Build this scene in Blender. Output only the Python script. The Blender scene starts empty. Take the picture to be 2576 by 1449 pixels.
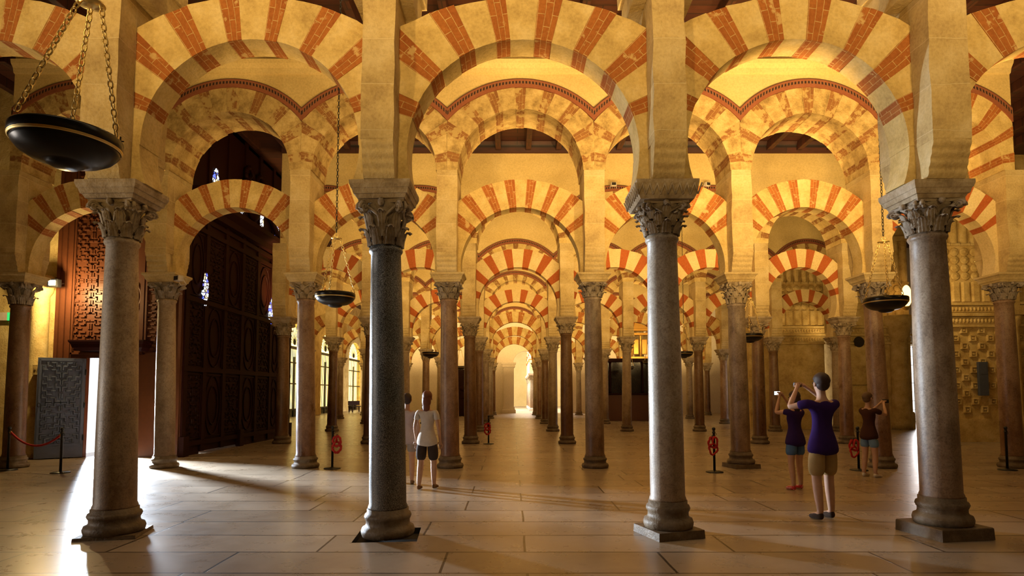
import bpy, bmesh, math, random
from math import pi, sin, cos, sqrt, atan2, acos, asin, tan
from mathutils import Vector, Matrix, Euler
C = bpy.context.scene
COL = C.collection
random.seed(7)
S, D = 3.1, 6.21            # column spacing along an arcade, distance between arcades
CEIL = 9.5

# ------------------------------------------------------------------ materials
def new_mat(name):
    m = bpy.data.materials.new(name); m.use_nodes = True
    nt = m.node_tree; b = nt.nodes['Principled BSDF']
    return m, nt, b
def nd(nt, t, **kw):
    n = nt.nodes.new(t)
    for k, v in kw.items():
        if k.startswith('i_'):
            n.inputs[k[2:].replace('_', ' ')].default_value = v
        else: setattr(n, k, v)
    return n
def ramp(nt, fac, stops):
    r = nt.nodes.new('ShaderNodeValToRGB'); e = r.color_ramp.elements
    while len(e) < len(stops): e.new(0.5)
    for el, (p, c) in zip(e, stops):
        el.position = p; el.color = (*c, 1) if len(c) == 3 else c
    nt.links.new(fac, r.inputs[0]); return r.outputs[0]
def mixc(nt, fac, a, b, mode='MIX'):
    n = nt.nodes.new('ShaderNodeMix'); n.data_type = 'RGBA'; n.blend_type = mode
    for s, v in ((0, fac), (6, a), (7, b)):
        if isinstance(v, (int, float)): n.inputs[s].default_value = v
        elif isinstance(v, tuple): n.inputs[s].default_value = (*v, 1)
        else: nt.links.new(v, n.inputs[s])
    return n.outputs[2]
def math_(nt, op, a, b=None, clamp=False):
    n = nt.nodes.new('ShaderNodeMath'); n.operation = op; n.use_clamp = clamp
    for s, v in ((0, a), (1, b)):
        if v is None: continue
        if isinstance(v, (int, float)): n.inputs[s].default_value = v
        else: nt.links.new(v, n.inputs[s])
    return n.outputs[0]
def coords(nt, kind='Object', scale=(1, 1, 1), rnd=True):
    tc = nt.nodes.new('ShaderNodeTexCoord'); o = tc.outputs[kind]
    if rnd:
        oi = nt.nodes.new('ShaderNodeObjectInfo')
        mu = nt.nodes.new('ShaderNodeMath'); mu.operation = 'MULTIPLY'; mu.inputs[1].default_value = 37.0
        nt.links.new(oi.outputs['Random'], mu.inputs[0])
        ad = nt.nodes.new('ShaderNodeVectorMath'); ad.operation = 'ADD'
        nt.links.new(o, ad.inputs[0]); nt.links.new(mu.outputs[0], ad.inputs[1]); o = ad.outputs[0]
    mp = nt.nodes.new('ShaderNodeMapping'); mp.inputs['Scale'].default_value = scale
    nt.links.new(o, mp.inputs[0]); return mp.outputs[0]
def noise(nt, vec, scale, detail=4, rough=.55, dist=0):
    n = nt.nodes.new('ShaderNodeTexNoise'); n.inputs['Scale'].default_value = scale
    n.inputs['Detail'].default_value = detail; n.inputs['Roughness'].default_value = rough
    n.inputs['Distortion'].default_value = dist
    nt.links.new(vec, n.inputs['Vector']); return n.outputs[0]
def bump(nt, b, h, strength=.3, dist=.02):
    n = nt.nodes.new('ShaderNodeBump'); n.inputs['Strength'].default_value = strength; n.inputs['Distance'].default_value = dist
    nt.links.new(h, n.inputs['Height']); nt.links.new(n.outputs[0], b.inputs['Normal'])

def stone(name, dark, mid, light, scale=2.2, rough=.85, bs=.5, fine=28, courses=0, spec=.25):
    m, nt, b = new_mat(name)
    v = coords(nt)
    n1 = noise(nt, v, scale, 6, .62); n2 = noise(nt, v, fine, 3, .6)
    c = ramp(nt, n1, [(.33, dark), (.49, mid), (.66, light)])
    c = mixc(nt, math_(nt, 'MULTIPLY', n2, .55), c, mid, 'MIX')
    d = ramp(nt, n2, [(.3, (.72, .68, .62)), (.6, (1, 1, 1))])
    c = mixc(nt, .6, c, d, 'MULTIPLY')
    h = math_(nt, 'ADD', n1, math_(nt, 'MULTIPLY', n2, .45))
    if courses:
        tc = nt.nodes.new('ShaderNodeTexCoord'); sx = nt.nodes.new('ShaderNodeSeparateXYZ')
        nt.links.new(tc.outputs['Object'], sx.inputs[0])
        cb = nt.nodes.new('ShaderNodeCombineXYZ')
        nt.links.new(math_(nt, 'ADD', sx.outputs[0], sx.outputs[1]), cb.inputs[0])
        nt.links.new(math_(nt, 'ADD', sx.outputs[2], math_(nt, 'MULTIPLY', n1, .06)), cb.inputs[1])
        br = nd(nt, 'ShaderNodeTexBrick', i_Scale=1.0, i_Mortar_Size=.007, i_Mortar_Smooth=.3)
        br.inputs['Brick Width'].default_value = courses[0]; br.inputs['Row Height'].default_value = courses[1]
        br.inputs['Color1'].default_value = (1, 1, 1, 1); br.inputs['Color2'].default_value = (.86, .86, .86, 1)
        br.inputs['Mortar'].default_value = (1, 1, 1, 1)
        nt.links.new(cb.outputs[0], br.inputs['Vector'])
        c = mixc(nt, 1.0, c, br.outputs['Color'], 'MULTIPLY')
        c = mixc(nt, math_(nt, 'MULTIPLY', br.outputs['Fac'], .55), c, light)
        h = math_(nt, 'ADD', h, math_(nt, 'MULTIPLY', br.outputs['Fac'], .35))
    nt.links.new(c, b.inputs['Base Color']); b.inputs['Roughness'].default_value = rough
    b.inputs['Specular IOR Level'].default_value = spec
    bump(nt, b, h, bs, .03)
    return m

def brickmat(name, ca, cb_, mortar, wear, stonec):
    """radial brick voussoir; UV: x = radius / depth in metres, y = course"""
    m, nt, b = new_mat(name)
    tc = nt.nodes.new('ShaderNodeTexCoord')
    v = coords(nt)
    n1 = noise(nt, v, 5, 5, .6); n2 = noise(nt, v, 30, 3)
    br = nd(nt, 'ShaderNodeTexBrick', i_Scale=1.0, i_Mortar_Size=.0045, i_Mortar_Smooth=.25)
    br.inputs['Brick Width'].default_value = .30; br.inputs['Row Height'].default_value = .11
    br.inputs['Color1'].default_value = (*ca, 1); br.inputs['Color2'].default_value = (*cb_, 1); br.inputs['Mortar'].default_value = (*mortar, 1)
    vm = nt.nodes.new('ShaderNodeVectorMath'); vm.operation = 'ADD'
    nz = nt.nodes.new('ShaderNodeTexNoise'); nz.inputs['Scale'].default_value = 6
    nt.links.new(v, nz.inputs['Vector'])
    sc = nt.nodes.new('ShaderNodeVectorMath'); sc.operation = 'SCALE'; sc.inputs['Scale'].default_value = .018
    nt.links.new(nz.outputs['Color'], sc.inputs[0])
    nt.links.new(tc.outputs['UV'], vm.inputs[0]); nt.links.new(sc.outputs[0], vm.inputs[1])
    nt.links.new(vm.outputs[0], br.inputs['Vector'])
    c = br.outputs['Color']
    c = mixc(nt, .5, c, ramp(nt, n2, [(.3, (.6, .55, .5)), (.6, (1, 1, 1))]), 'MULTIPLY')
    w = ramp(nt, n1, [(wear, (0, 0, 0)), (wear + .06, (1, 1, 1))])
    c = mixc(nt, w, c, stonec)
    nt.links.new(c, b.inputs['Base Color']); b.inputs['Roughness'].default_value = .85
    b.inputs['Specular IOR Level'].default_value = .2
    h = math_(nt, 'SUBTRACT', math_(nt, 'MULTIPLY', n2, .5), math_(nt, 'MULTIPLY', br.outputs['Fac'], .8))
    bump(nt, b, h, .5, .02)
    return m

def plain(name, c, rough=.6, metal=0, emit=None, es=0, spec=.4):
    m, nt, b = new_mat(name)
    v = coords(nt); n = noise(nt, v, 14, 3)
    cc = mixc(nt, n, tuple(x * .8 for x in c), tuple(min(1, x * 1.15) for x in c))
    nt.links.new(cc, b.inputs['Base Color'])
    b.inputs['Roughness'].default_value = rough; b.inputs['Metallic'].default_value = metal
    b.inputs['Specular IOR Level'].default_value = spec
    if emit:
        b.inputs['Emission Color'].default_value = (*emit, 1); b.inputs['Emission Strength'].default_value = es
    return m

def shaftmat(name, cols, scale, speck=0, rough=.35, vein=0, low=(.35, .26, .18)):
    if not speck: cols = [(a, b * .94, c_ * .82) for a, b, c_ in cols]
    m, nt, b = new_mat(name)
    v = coords(nt); v2 = coords(nt, scale=(1, 1, .45))
    n1 = noise(nt, v2, scale, 6, .6, .3); n2 = noise(nt, v, 55, 3, .7)
    c = ramp(nt, n1, list(zip((.3, .5, .7), cols)))
    if speck:
        vo = nt.nodes.new('ShaderNodeTexVoronoi'); vo.inputs['Scale'].default_value = 75
        nt.links.new(v, vo.inputs['Vector'])
        sp = ramp(nt, noise(nt, v, 120, 3, .6), [(.42, (.25, .25, .25)), (.5, (.9, .9, .9)), (.62, (2.3, 2.3, 2.3))])
        c = mixc(nt, speck, c, sp, 'MULTIPLY')
    else:
        c = mixc(nt, .6, c, ramp(nt, n2, [(.34, (.42, .37, .32)), (.52, (1, 1, 1))]), 'MULTIPLY')
        c = mixc(nt, .5, c, ramp(nt, noise(nt, v, 14, 5, .65, .8), [(.36, (.58, .50, .44)), (.5, (1, 1, 1)), (.68, (1.2, 1.17, 1.12))]), 'MULTIPLY')
    # darker, browner tone rising from the foot of the shaft
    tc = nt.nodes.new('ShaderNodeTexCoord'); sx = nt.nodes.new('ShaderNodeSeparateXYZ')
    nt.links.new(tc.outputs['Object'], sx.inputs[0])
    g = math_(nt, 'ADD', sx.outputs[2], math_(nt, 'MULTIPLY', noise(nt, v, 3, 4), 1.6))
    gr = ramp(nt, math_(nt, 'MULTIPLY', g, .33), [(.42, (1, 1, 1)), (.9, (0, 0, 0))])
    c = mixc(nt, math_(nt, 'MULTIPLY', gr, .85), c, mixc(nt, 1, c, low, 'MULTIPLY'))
    nt.links.new(c, b.inputs['Base Color'])
    nt.links.new(ramp(nt, n1, [(.3, (rough * .8,) * 3), (.7, (min(1, rough * 1.5),) * 3)]), b.inputs['Roughness'])
    b.inputs['Specular IOR Level'].default_value = .45
    bump(nt, b, math_(nt, 'ADD', math_(nt, 'MULTIPLY', n1, .6), n2), .22, .012)
    return m

M = {}
TAN_D, TAN_M, TAN_L = (.40, .26, .09), (.62, .45, .17), (.78, .61, .29)
M['stone'] = stone('ochre_stone', TAN_D, TAN_M, TAN_L, 2.4, bs=.55)
M['pier'] = stone('pier_stone', (.42, .29, .12), (.62, .46, .20), (.75, .60, .32), 1.8, bs=.7, courses=(3.0, .52))
M['vous'] = stone('cream_voussoir', (.47, .32, .11), (.66, .48, .18), (.78, .61, .29), 3.0, bs=.6)
M['vousrough'] = stone('weathered_voussoir', (.24, .15, .05), (.50, .35, .13), (.72, .54, .24), 4.0, bs=1.0)
M['paint'] = stone('painted_cream', (.62, .46, .20), (.71, .54, .25), (.79, .64, .34), 1.4, bs=.15)
M['brick'] = brickmat('red_brick', (.42, .15, .035), (.34, .105, .025), (.62, .42, .17), .60, (.58, .38, .15))
M['brickworn'] = brickmat('worn_brick', (.31, .145, .045), (.23, .10, .035), (.50, .35, .14), .50, (.46, .32, .12))
M['redpaint'] = brickmat('red_paint', (.44, .115, .028), (.40, .10, .024), (.47, .14, .04), .8, (.7, .5, .25))
M['plaster'] = stone('yellow_plaster', (.60, .43, .16), (.66, .49, .20), (.72, .55, .25), .8, bs=.08)
M['cap'] = stone('carved_limestone', (.22, .16, .09), (.44, .34, .21), (.60, .50, .36), 5, bs=.6)
M['capdark'] = stone('grey_carved_stone', (.17, .13, .10), (.37, .30, .22), (.54, .47, .38), 5, bs=.6)
M['base'] = stone('base_stone', (.07, .045, .024), (.15, .105, .062), (.25, .19, .125), 4, rough=.55, bs=.5)
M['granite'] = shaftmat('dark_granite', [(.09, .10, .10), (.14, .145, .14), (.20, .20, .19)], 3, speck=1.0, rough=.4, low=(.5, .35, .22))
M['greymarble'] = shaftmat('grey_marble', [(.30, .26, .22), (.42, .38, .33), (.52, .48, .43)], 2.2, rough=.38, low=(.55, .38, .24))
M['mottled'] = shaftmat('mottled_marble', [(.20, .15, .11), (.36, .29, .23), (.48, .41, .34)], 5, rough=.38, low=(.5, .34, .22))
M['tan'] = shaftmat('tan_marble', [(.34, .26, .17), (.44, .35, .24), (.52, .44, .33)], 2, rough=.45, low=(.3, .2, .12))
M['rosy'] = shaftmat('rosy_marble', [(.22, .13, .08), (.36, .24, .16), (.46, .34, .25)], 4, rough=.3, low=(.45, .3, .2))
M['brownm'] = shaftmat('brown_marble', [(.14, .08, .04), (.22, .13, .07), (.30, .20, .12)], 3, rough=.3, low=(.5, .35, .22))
SH = ['rosy', 'mottled', 'brownm', 'tan', 'greymarble']
M['wood'] = plain('dark_shaded_wood', (.017, .0022, .0012), .6, spec=.12)  # near-black copy: shade put into the vestibule side; also other dark furniture
M['woodlit'] = plain('brown_lit_wood', (.085, .026, .009), .45, spec=.3)  # lighter copy: lamplight put into the vestibule front; also the screen base
M['doorwood'] = plain('weathered_door_wood', (.075, .09, .135), .42)
M['iron'] = plain('black_iron', (.012, .012, .013), .35, .6)
M['brass'] = plain('polished_brass', (.95, .68, .26), .38, .9)
M['bronze'] = plain('dark_bronze_bowl', (.02, .018, .016), .28, .5)
M['post'] = plain('black_post', (.012, .011, .010), .4)
M['rope'] = plain('red_velvet_rope', (.45, .018, .012), .8)
M['dark'] = plain('near_black_matte', (.03, .022, .015), .9)  # near-black for floor pit, tablet boss, projector glass and eyes
M['trimred'] = plain('red_brown_moulding', (.30, .075, .028), .7)
M['white'] = plain('pale_stone', (.66, .58, .46), .8)
M['gold'] = plain('gilded_wood', (.55, .30, .06), .35, .6)
M['exit'] = plain('green_sign', (.02, .35, .08), .5, 0, (.05, .8, .2), .8)
M['bulb'] = plain('warm_lamp_glass', (.9, .8, .6), .4, 0, (1, .75, .38), 60)
M['glow'] = plain('lit_patch_glow', (.9, .7, .4), .5, 0, (1, .55, .16), 5)  # glow standing in for a lit patch of wall
M['daylight'] = plain('bright_sky_glass', (.9, .9, .9), .5, 0, (.85, .92, 1), 1.6)
M['softday'] = plain('hazy_window_glass', (.9, .9, .9), .5, 0, (1, .93, .86), 1.6)
M['amberglass'] = plain('amber_window_glass', (.9, .8, .4), .5, 0, (1, .72, .22), 4)
M['skin'] = plain('skin', (.52, .30, .19), .55)
M['hairdark'] = plain('dark_brown_hair', (.035, .016, .01), .6)
M['hairred'] = plain('auburn_hair', (.16, .045, .016), .6)
M['hairblond'] = plain('fair_brown_hair', (.13, .07, .03), .6)

def dentilmat():
    m, nt, b = new_mat('dentil_moulding')
    tc = nt.nodes.new('ShaderNodeTexCoord'); s = nt.nodes.new('ShaderNodeSeparateXYZ')
    nt.links.new(tc.outputs['UV'], s.inputs[0])
    fr = math_(nt, 'FRACT', math_(nt, 'MULTIPLY', s.outputs[0], 14.0))
    den = math_(nt, 'GREATER_THAN', fr, .58)
    inb = math_(nt, 'MULTIPLY', math_(nt, 'GREATER_THAN', s.outputs[1], .42), math_(nt, 'LESS_THAN', s.outputs[1], .72))
    top = math_(nt, 'GREATER_THAN', s.outputs[1], .93)
    n = noise(nt, coords(nt), 12, 4)
    red = mixc(nt, n, (.20, .055, .02), (.30, .10, .04))
    band = mixc(nt, den, (.03, .010, .006), (.26, .11, .045))
    c = mixc(nt, inb, red, band)
    c = mixc(nt, top, c, (.06, .025, .012))
    nt.links.new(c, b.inputs['Base Color']); b.inputs['Roughness'].default_value = .8
    return m
M['dentil'] = dentilmat()

def floormat():
    m, nt, b = new_mat('worn_marble_slabs')
    tc = nt.nodes.new('ShaderNodeTexCoord'); v = tc.outputs['Object']
    n1 = noise(nt, v, .9, 6, .62, .4); n2 = noise(nt, v, 9, 5, .65, .5); n3 = noise(nt, v, 2.2, 3)
    wob = nt.nodes.new('ShaderNodeVectorMath'); wob.operation = 'SCALE'; wob.inputs['Scale'].default_value = .06
    nz = nt.nodes.new('ShaderNodeTexNoise'); nz.inputs['Scale'].default_value = .55; nz.inputs['Detail'].default_value = 2
    nt.links.new(v, nz.inputs['Vector']); nt.links.new(nz.outputs['Color'], wob.inputs[0])
    ad = nt.nodes.new('ShaderNodeVectorMath'); ad.operation = 'ADD'
    nt.links.new(v, ad.inputs[0]); nt.links.new(wob.outputs[0], ad.inputs[1])
    br = nd(nt, 'ShaderNodeTexBrick', i_Scale=1.0, i_Mortar_Size=.013, i_Mortar_Smooth=.1, i_Bias=0.0)
    br.offset = .37; br.squash = 1.45; br.squash_frequency = 3
    br.inputs['Brick Width'].default_value = 2.1; br.inputs['Row Height'].default_value = .72
    br.inputs['Color1'].default_value = (.40, .315, .225, 1); br.inputs['Color2'].default_value = (.29, .222, .152, 1)
    br.inputs['Mortar'].default_value = (.05, .034, .02, 1)
    nt.links.new(ad.outputs[0], br.inputs['Vector'])
    c = mixc(nt, .7, br.outputs['Color'], ramp(nt, n1, [(.34, (.66, .60, .53)), (.55, (1, 1, 1)), (.75, (1.1, 1.1, 1.1))]), 'MULTIPLY')
    pit = math_(nt, 'MULTIPLY', ramp(nt, n2, [(.56, (0, 0, 0)), (.62, (1, 1, 1))]), ramp(nt, n3, [(.66, (0, 0, 0)), (.72, (1, 1, 1))]))
    c = mixc(nt, math_(nt, 'MULTIPLY', pit, .5), c, (.10, .075, .05))
    nt.links.new(c, b.inputs['Base Color'])
    r = ramp(nt, math_(nt, 'ADD', math_(nt, 'MULTIPLY', n3, .6), math_(nt, 'MULTIPLY', n2, .4)), [(.3, (.25,) * 3), (.7, (.33,) * 3)])
    nt.links.new(r, b.inputs['Roughness'])
    b.inputs['Specular IOR Level'].default_value = .6
    h = math_(nt, 'SUBTRACT', math_(nt, 'MULTIPLY', n3, .35), br.outputs['Fac'])
    bump(nt, b, h, .2, .01)
    return m
M['floor'] = floormat()

def plankmat():
    m, nt, b = new_mat('ceiling_planks')
    tc = nt.nodes.new('ShaderNodeTexCoord'); v = tc.outputs['Object']
    br = nd(nt, 'ShaderNodeTexBrick', i_Scale=1.0, i_Mortar_Size=.012)
    br.inputs['Brick Width'].default_value = 3.4; br.inputs['Row Height'].default_value = .28
    br.inputs['Color1'].default_value = (.07, .018, .008, 1); br.inputs['Color2'].default_value = (.045, .011, .005, 1); br.inputs['Mortar'].default_value = (.015, .006, .004, 1)
    nt.links.new(v, br.inputs['Vector'])
    g = noise(nt, coords(nt, scale=(1, 14, 1), rnd=False), 3, 5)
    c = mixc(nt, .7, br.outputs['Color'], ramp(nt, g, [(.3, (.5, .45, .4)), (.65, (1.15, 1.1, 1.05))]), 'MULTIPLY')
    nt.links.new(c, b.inputs['Base Color']); b.inputs['Roughness'].default_value = .6
    bump(nt, b, br.outputs['Fac'], -.5, .02)
    return m
M['planks'] = plankmat()

def glassmat():
    m, nt, b = new_mat('stained_glass')
    v = coords(nt)
    vo = nt.nodes.new('ShaderNodeTexVoronoi'); vo.inputs['Scale'].default_value = 9
    nt.links.new(v, vo.inputs['Vector'])
    vd = nt.nodes.new('ShaderNodeTexVoronoi'); vd.feature = 'DISTANCE_TO_EDGE'; vd.inputs['Scale'].default_value = 9
    nt.links.new(v, vd.inputs['Vector'])
    s = nt.nodes.new('ShaderNodeSeparateXYZ'); nt.links.new(vo.outputs['Color'], s.inputs[0])
    c = ramp(nt, s.outputs[0], [(.0, (.75, .85, 1)), (.45, (.9, .95, 1)), (.5, (.10, .14, .9)), (.68, (.12, .12, .6)), (.72, (1, .75, .35)), (.8, (.8, .9, 1))])
    nt.nodes[-1].color_ramp.interpolation = 'CONSTANT'
    lead = math_(nt, 'GREATER_THAN', vd.outputs['Distance'], .09)
    c = mixc(nt, lead, (.0, .0, .0), c)
    nt.links.new(c, b.inputs['Emission Color']); b.inputs['Emission Strength'].default_value = 2.2
    b.inputs['Base Color'].default_value = (.02, .02, .02, 1); b.inputs['Roughness'].default_value = .2
    return m
M['stained'] = glassmat()

def polkamat():
    m, nt, b = new_mat('red_polka_dot_canvas')
    v = coords(nt, rnd=False)
    vo = nt.nodes.new('ShaderNodeTexVoronoi'); vo.inputs['Scale'].default_value = 45; vo.inputs['Randomness'].default_value = 0
    nt.links.new(v, vo.inputs['Vector'])
    f = math_(nt, 'LESS_THAN', vo.outputs['Distance'], .32)
    nt.links.new(mixc(nt, f, (.5, .02, .02), (.85, .8, .75)), b.inputs['Base Color']); b.inputs['Roughness'].default_value = .8
    return m
M['polka'] = polkamat()

# ------------------------------------------------------------------ mesh builder
class MB:
    def __init__(s): s.v = []; s.f = []; s.m = []; s.uv = []; s.sm = []
    def face(s, pts, mat=0, uv=None, smooth=False):
        i = len(s.v); s.v += [tuple(p) for p in pts]; s.f.append(list(range(i, i + len(pts))))
        s.m.append(mat); s.uv.append(uv or [(0, 0)] * len(pts)); s.sm.append(smooth)
    def faces(s, verts, faces, mat=0, smooth=False):
        i = len(s.v); s.v += [tuple(p) for p in verts]
        for f in faces:
            s.f.append([i + k for k in f]); s.m.append(mat); s.uv.append([(0, 0)] * len(f)); s.sm.append(smooth)
    def box(s, c, d, mat=0, mtx=None):
        x, y, z = (k / 2 for k in d)
        vs = [Vector((a * x, b * y, e * z)) for e in (-1, 1) for b in (-1, 1) for a in (-1, 1)]
        if mtx: vs = [mtx @ p for p in vs]
        vs = [p + Vector(c) for p in vs]
        s.faces(vs, [(0, 2, 3, 1), (4, 5, 7, 6), (0, 1, 5, 4), (2, 6, 7, 3), (0, 4, 6, 2), (1, 3, 7, 5)], mat)
    def rbox(s, c, d, b=.02, mat=0):
        """box with chamfered edges"""
        bm = bmesh.new(); bmesh.ops.create_cube(bm, size=1)
        for v in bm.verts: v.co = Vector((v.co.x * d[0], v.co.y * d[1], v.co.z * d[2]))
        bmesh.ops.bevel(bm, geom=bm.edges[:], offset=b, segments=2, affect='EDGES', profile=.6)
        bm.verts.index_update()
        s.faces([v.co + Vector(c) for v in bm.verts], [[v.index for v in f.verts] for f in bm.faces], mat); bm.free()
    def lathe(s, prof, n=32, c=(0, 0, 0), mat=0, smooth=True, cap=True, sq=0, wob=0):
        vs = []
        for (r, z) in prof:
            for k in range(n):
                a = 2 * pi * k / n
                vs.append((c[0] + r * cos(a), c[1] + r * sin(a), c[2] + z))
        fs = []
        for j in range(len(prof) - 1):
            for k in range(n):
                k2 = (k + 1) % n
                fs.append((j * n + k, j * n + k2, (j + 1) * n + k2, (j + 1) * n + k))
        if cap:
            fs.append(list(range(n))[::-1]); fs.append([(len(prof) - 1) * n + k for k in range(n)])
        s.faces(vs, fs, mat, smooth)
    def stack(s, prof, mat=0, rot=0, c=(0, 0), cap=True):
        """square mouldings: [(z, half_x, half_y)]"""
        vs = []
        for p in prof:
            z, hx = p[0], p[1]; hy = p[2] if len(p) > 2 else hx
            for a, b in ((-1, -1), (1, -1), (1, 1), (-1, 1)):
                x, y = a * hx, b * hy
                vs.append((c[0] + x * cos(rot) - y * sin(rot), c[1] + x * sin(rot) + y * cos(rot), z))
        fs = []
        for j in range(len(prof) - 1):
            for k in range(4):
                fs.append((j * 4 + k, j * 4 + (k + 1) % 4, j * 4 + 4 + (k + 1) % 4, j * 4 + 4 + k))
        if cap: fs += [(3, 2, 1, 0), tuple((len(prof) - 1) * 4 + k for k in range(4))]
        s.faces(vs, fs, mat)
    def prism(s, poly, axis, a, b, mat=0, smooth=False):
        """poly: 2D points; axis 'x' -> (y,z), 'y' -> (x,z), 'z' -> (x,y)"""
        def P(p, t): return {'x': (t, p[0], p[1]), 'y': (p[0], t, p[1]), 'z': (p[0], p[1], t)}[axis]
        n = len(poly)
        vs = [P(p, a) for p in poly] + [P(p, b) for p in poly]
        fs = [(k, (k + 1) % n, n + (k + 1) % n, n + k) for k in range(n)] + [list(range(n))[::-1], list(range(n, 2 * n))]
        s.faces(vs, fs, mat, smooth)
    def tube(s, path, r, n=8, mat=0, closed=False, cap=True, smooth=True):
        path = [Vector(p) for p in path]; N = len(path); vs = []
        up = Vector((0, 0, 1)); prev = None
        for i in range(N):
            if closed: t = path[(i + 1) % N] - path[i - 1]
            else: t = path[min(i + 1, N - 1)] - path[max(i - 1, 0)]
            t.normalize()
            if prev is None:
                a = t.cross(up)
                if a.length < .1: a = t.cross(Vector((1, 0, 0)))
            else: a = prev - t * prev.dot(t)
            a.normalize(); prev = a; b = t.cross(a)
            rr = r[i] if isinstance(r, (list, tuple)) else r
            for k in range(n):
                th = 2 * pi * k / n; vs.append(path[i] + a * rr * cos(th) + b * rr * sin(th))
        fs = []
        for i in range(N if closed else N - 1):
            j = (i + 1) % N
            for k in range(n):
                fs.append((i * n + k, i * n + (k + 1) % n, j * n + (k + 1) % n, j * n + k))
        if cap and not closed: fs += [list(range(n))[::-1], [(N - 1) * n + k for k in range(n)]]
        s.faces(vs, fs, mat, smooth)
    def sphere(s, c, r, nu=16, nv=10, mat=0):
        rx, ry, rz = r if isinstance(r, tuple) else (r, r, r)
        vs = [(c[0], c[1], c[2] - rz)]
        for j in range(1, nv):
            ph = -pi / 2 + pi * j / nv
            for k in range(nu):
                a = 2 * pi * k / nu; vs.append((c[0] + rx * cos(ph) * cos(a), c[1] + ry * cos(ph) * sin(a), c[2] + rz * sin(ph)))
        vs.append((c[0], c[1], c[2] + rz)); L = len(vs) - 1; fs = []
        for k in range(nu):
            fs.append((0, 1 + (k + 1) % nu, 1 + k)); b = 1 + (nv - 2) * nu
            fs.append((L, b + k, b + (k + 1) % nu))
        for j in range(nv - 2):
            for k in range(nu):
                a = 1 + j * nu
                fs.append((a + k, a + (k + 1) % nu, a + nu + (k + 1) % nu, a + nu + k))
        s.faces(vs, fs, mat, True)
    def mesh(s, name, mats):
        me = bpy.data.meshes.new(name); me.from_pydata(s.v, [], s.f); me.update()
        for m in (mats if isinstance(mats, (list, tuple)) else [mats]): me.materials.append(m)
        me.polygons.foreach_set('material_index', s.m); me.polygons.foreach_set('use_smooth', s.sm)
        ul = me.uv_layers.new(name='UVMap'); flat = [k for f in s.uv for p in f for k in p]
        ul.data.foreach_set('uv', flat); return me
    def build(s, name, mats, parent=None, loc=(0, 0, 0)):
        o = bpy.data.objects.new(name, s.mesh(name, mats)); COL.objects.link(o); o.location = loc
        if parent: o.parent = parent
        return o
def weld(o, d=1e-4):
    bm = bmesh.new(); bm.from_mesh(o.data); bmesh.ops.remove_doubles(bm, verts=bm.verts, dist=d)
    bmesh.ops.recalc_face_normals(bm, faces=bm.faces); bm.to_mesh(o.data); bm.free(); return o
def place(name, me, parent=None, loc=(0, 0, 0)):
    o = bpy.data.objects.new(name, me); COL.objects.link(o); o.location = loc
    if parent: o.parent = parent
    return o
def tag(o, label, cat, group=None, kind='thing'):
    o['label'] = label; o['category'] = cat; o['kind'] = kind
    if group: o['group'] = group
    return o
def thing(name, label, cat, loc=(0, 0, 0), group=None, rotz=0):
    o = bpy.data.objects.new(name, None); COL.objects.link(o); o.location = loc; o.rotation_euler = (0, 0, rotz)
    o.empty_display_size = .1
    return tag(o, label, cat, group)
def struct(o): o['kind'] = 'structure'; return o

ROWN = ['front row', 'second row', 'third row', 'fourth row', 'fifth row', 'sixth row', 'seventh row']
NUM = ['', 'one', 'two', 'three', 'four', 'five', 'six']
def col_pos(k):
    side = 'vestibule side' if k < 0 else 'carved wall side'
    n = int(abs(k) - .5)
    if n == 0: return 'beside central aisle, ' + side
    return f"{NUM[n]} {'bay' if n == 1 else 'bays'} off aisle, {side}"
def bay_pos(b):
    if b == 0: return 'over central aisle'
    return f"{NUM[abs(b)]} {'bay' if abs(b) == 1 else 'bays'} off aisle, {'vestibule side' if b < 0 else 'carved wall side'}"

# ------------------------------------------------------------------ the arcades: levels per row
#      astragal, impost top, intrados crown, extrados crown, band crown
LEV = [(3.38, 3.96, 5.66, 6.17, 8.2), (3.56, 4.15, 5.60, 6.22, 8.31), (3.42, 3.98, 5.58, 6.17, 8.13), (3.36, 3.92, 5.42, 5.93, 8.0),
       (3.30, 3.85, 5.28, 5.82, 7.9), (3.22, 3.77, 5.16, 5.70, 7.8), (3.20, 3.75, 5.12, 5.66, 7.8)]
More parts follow.
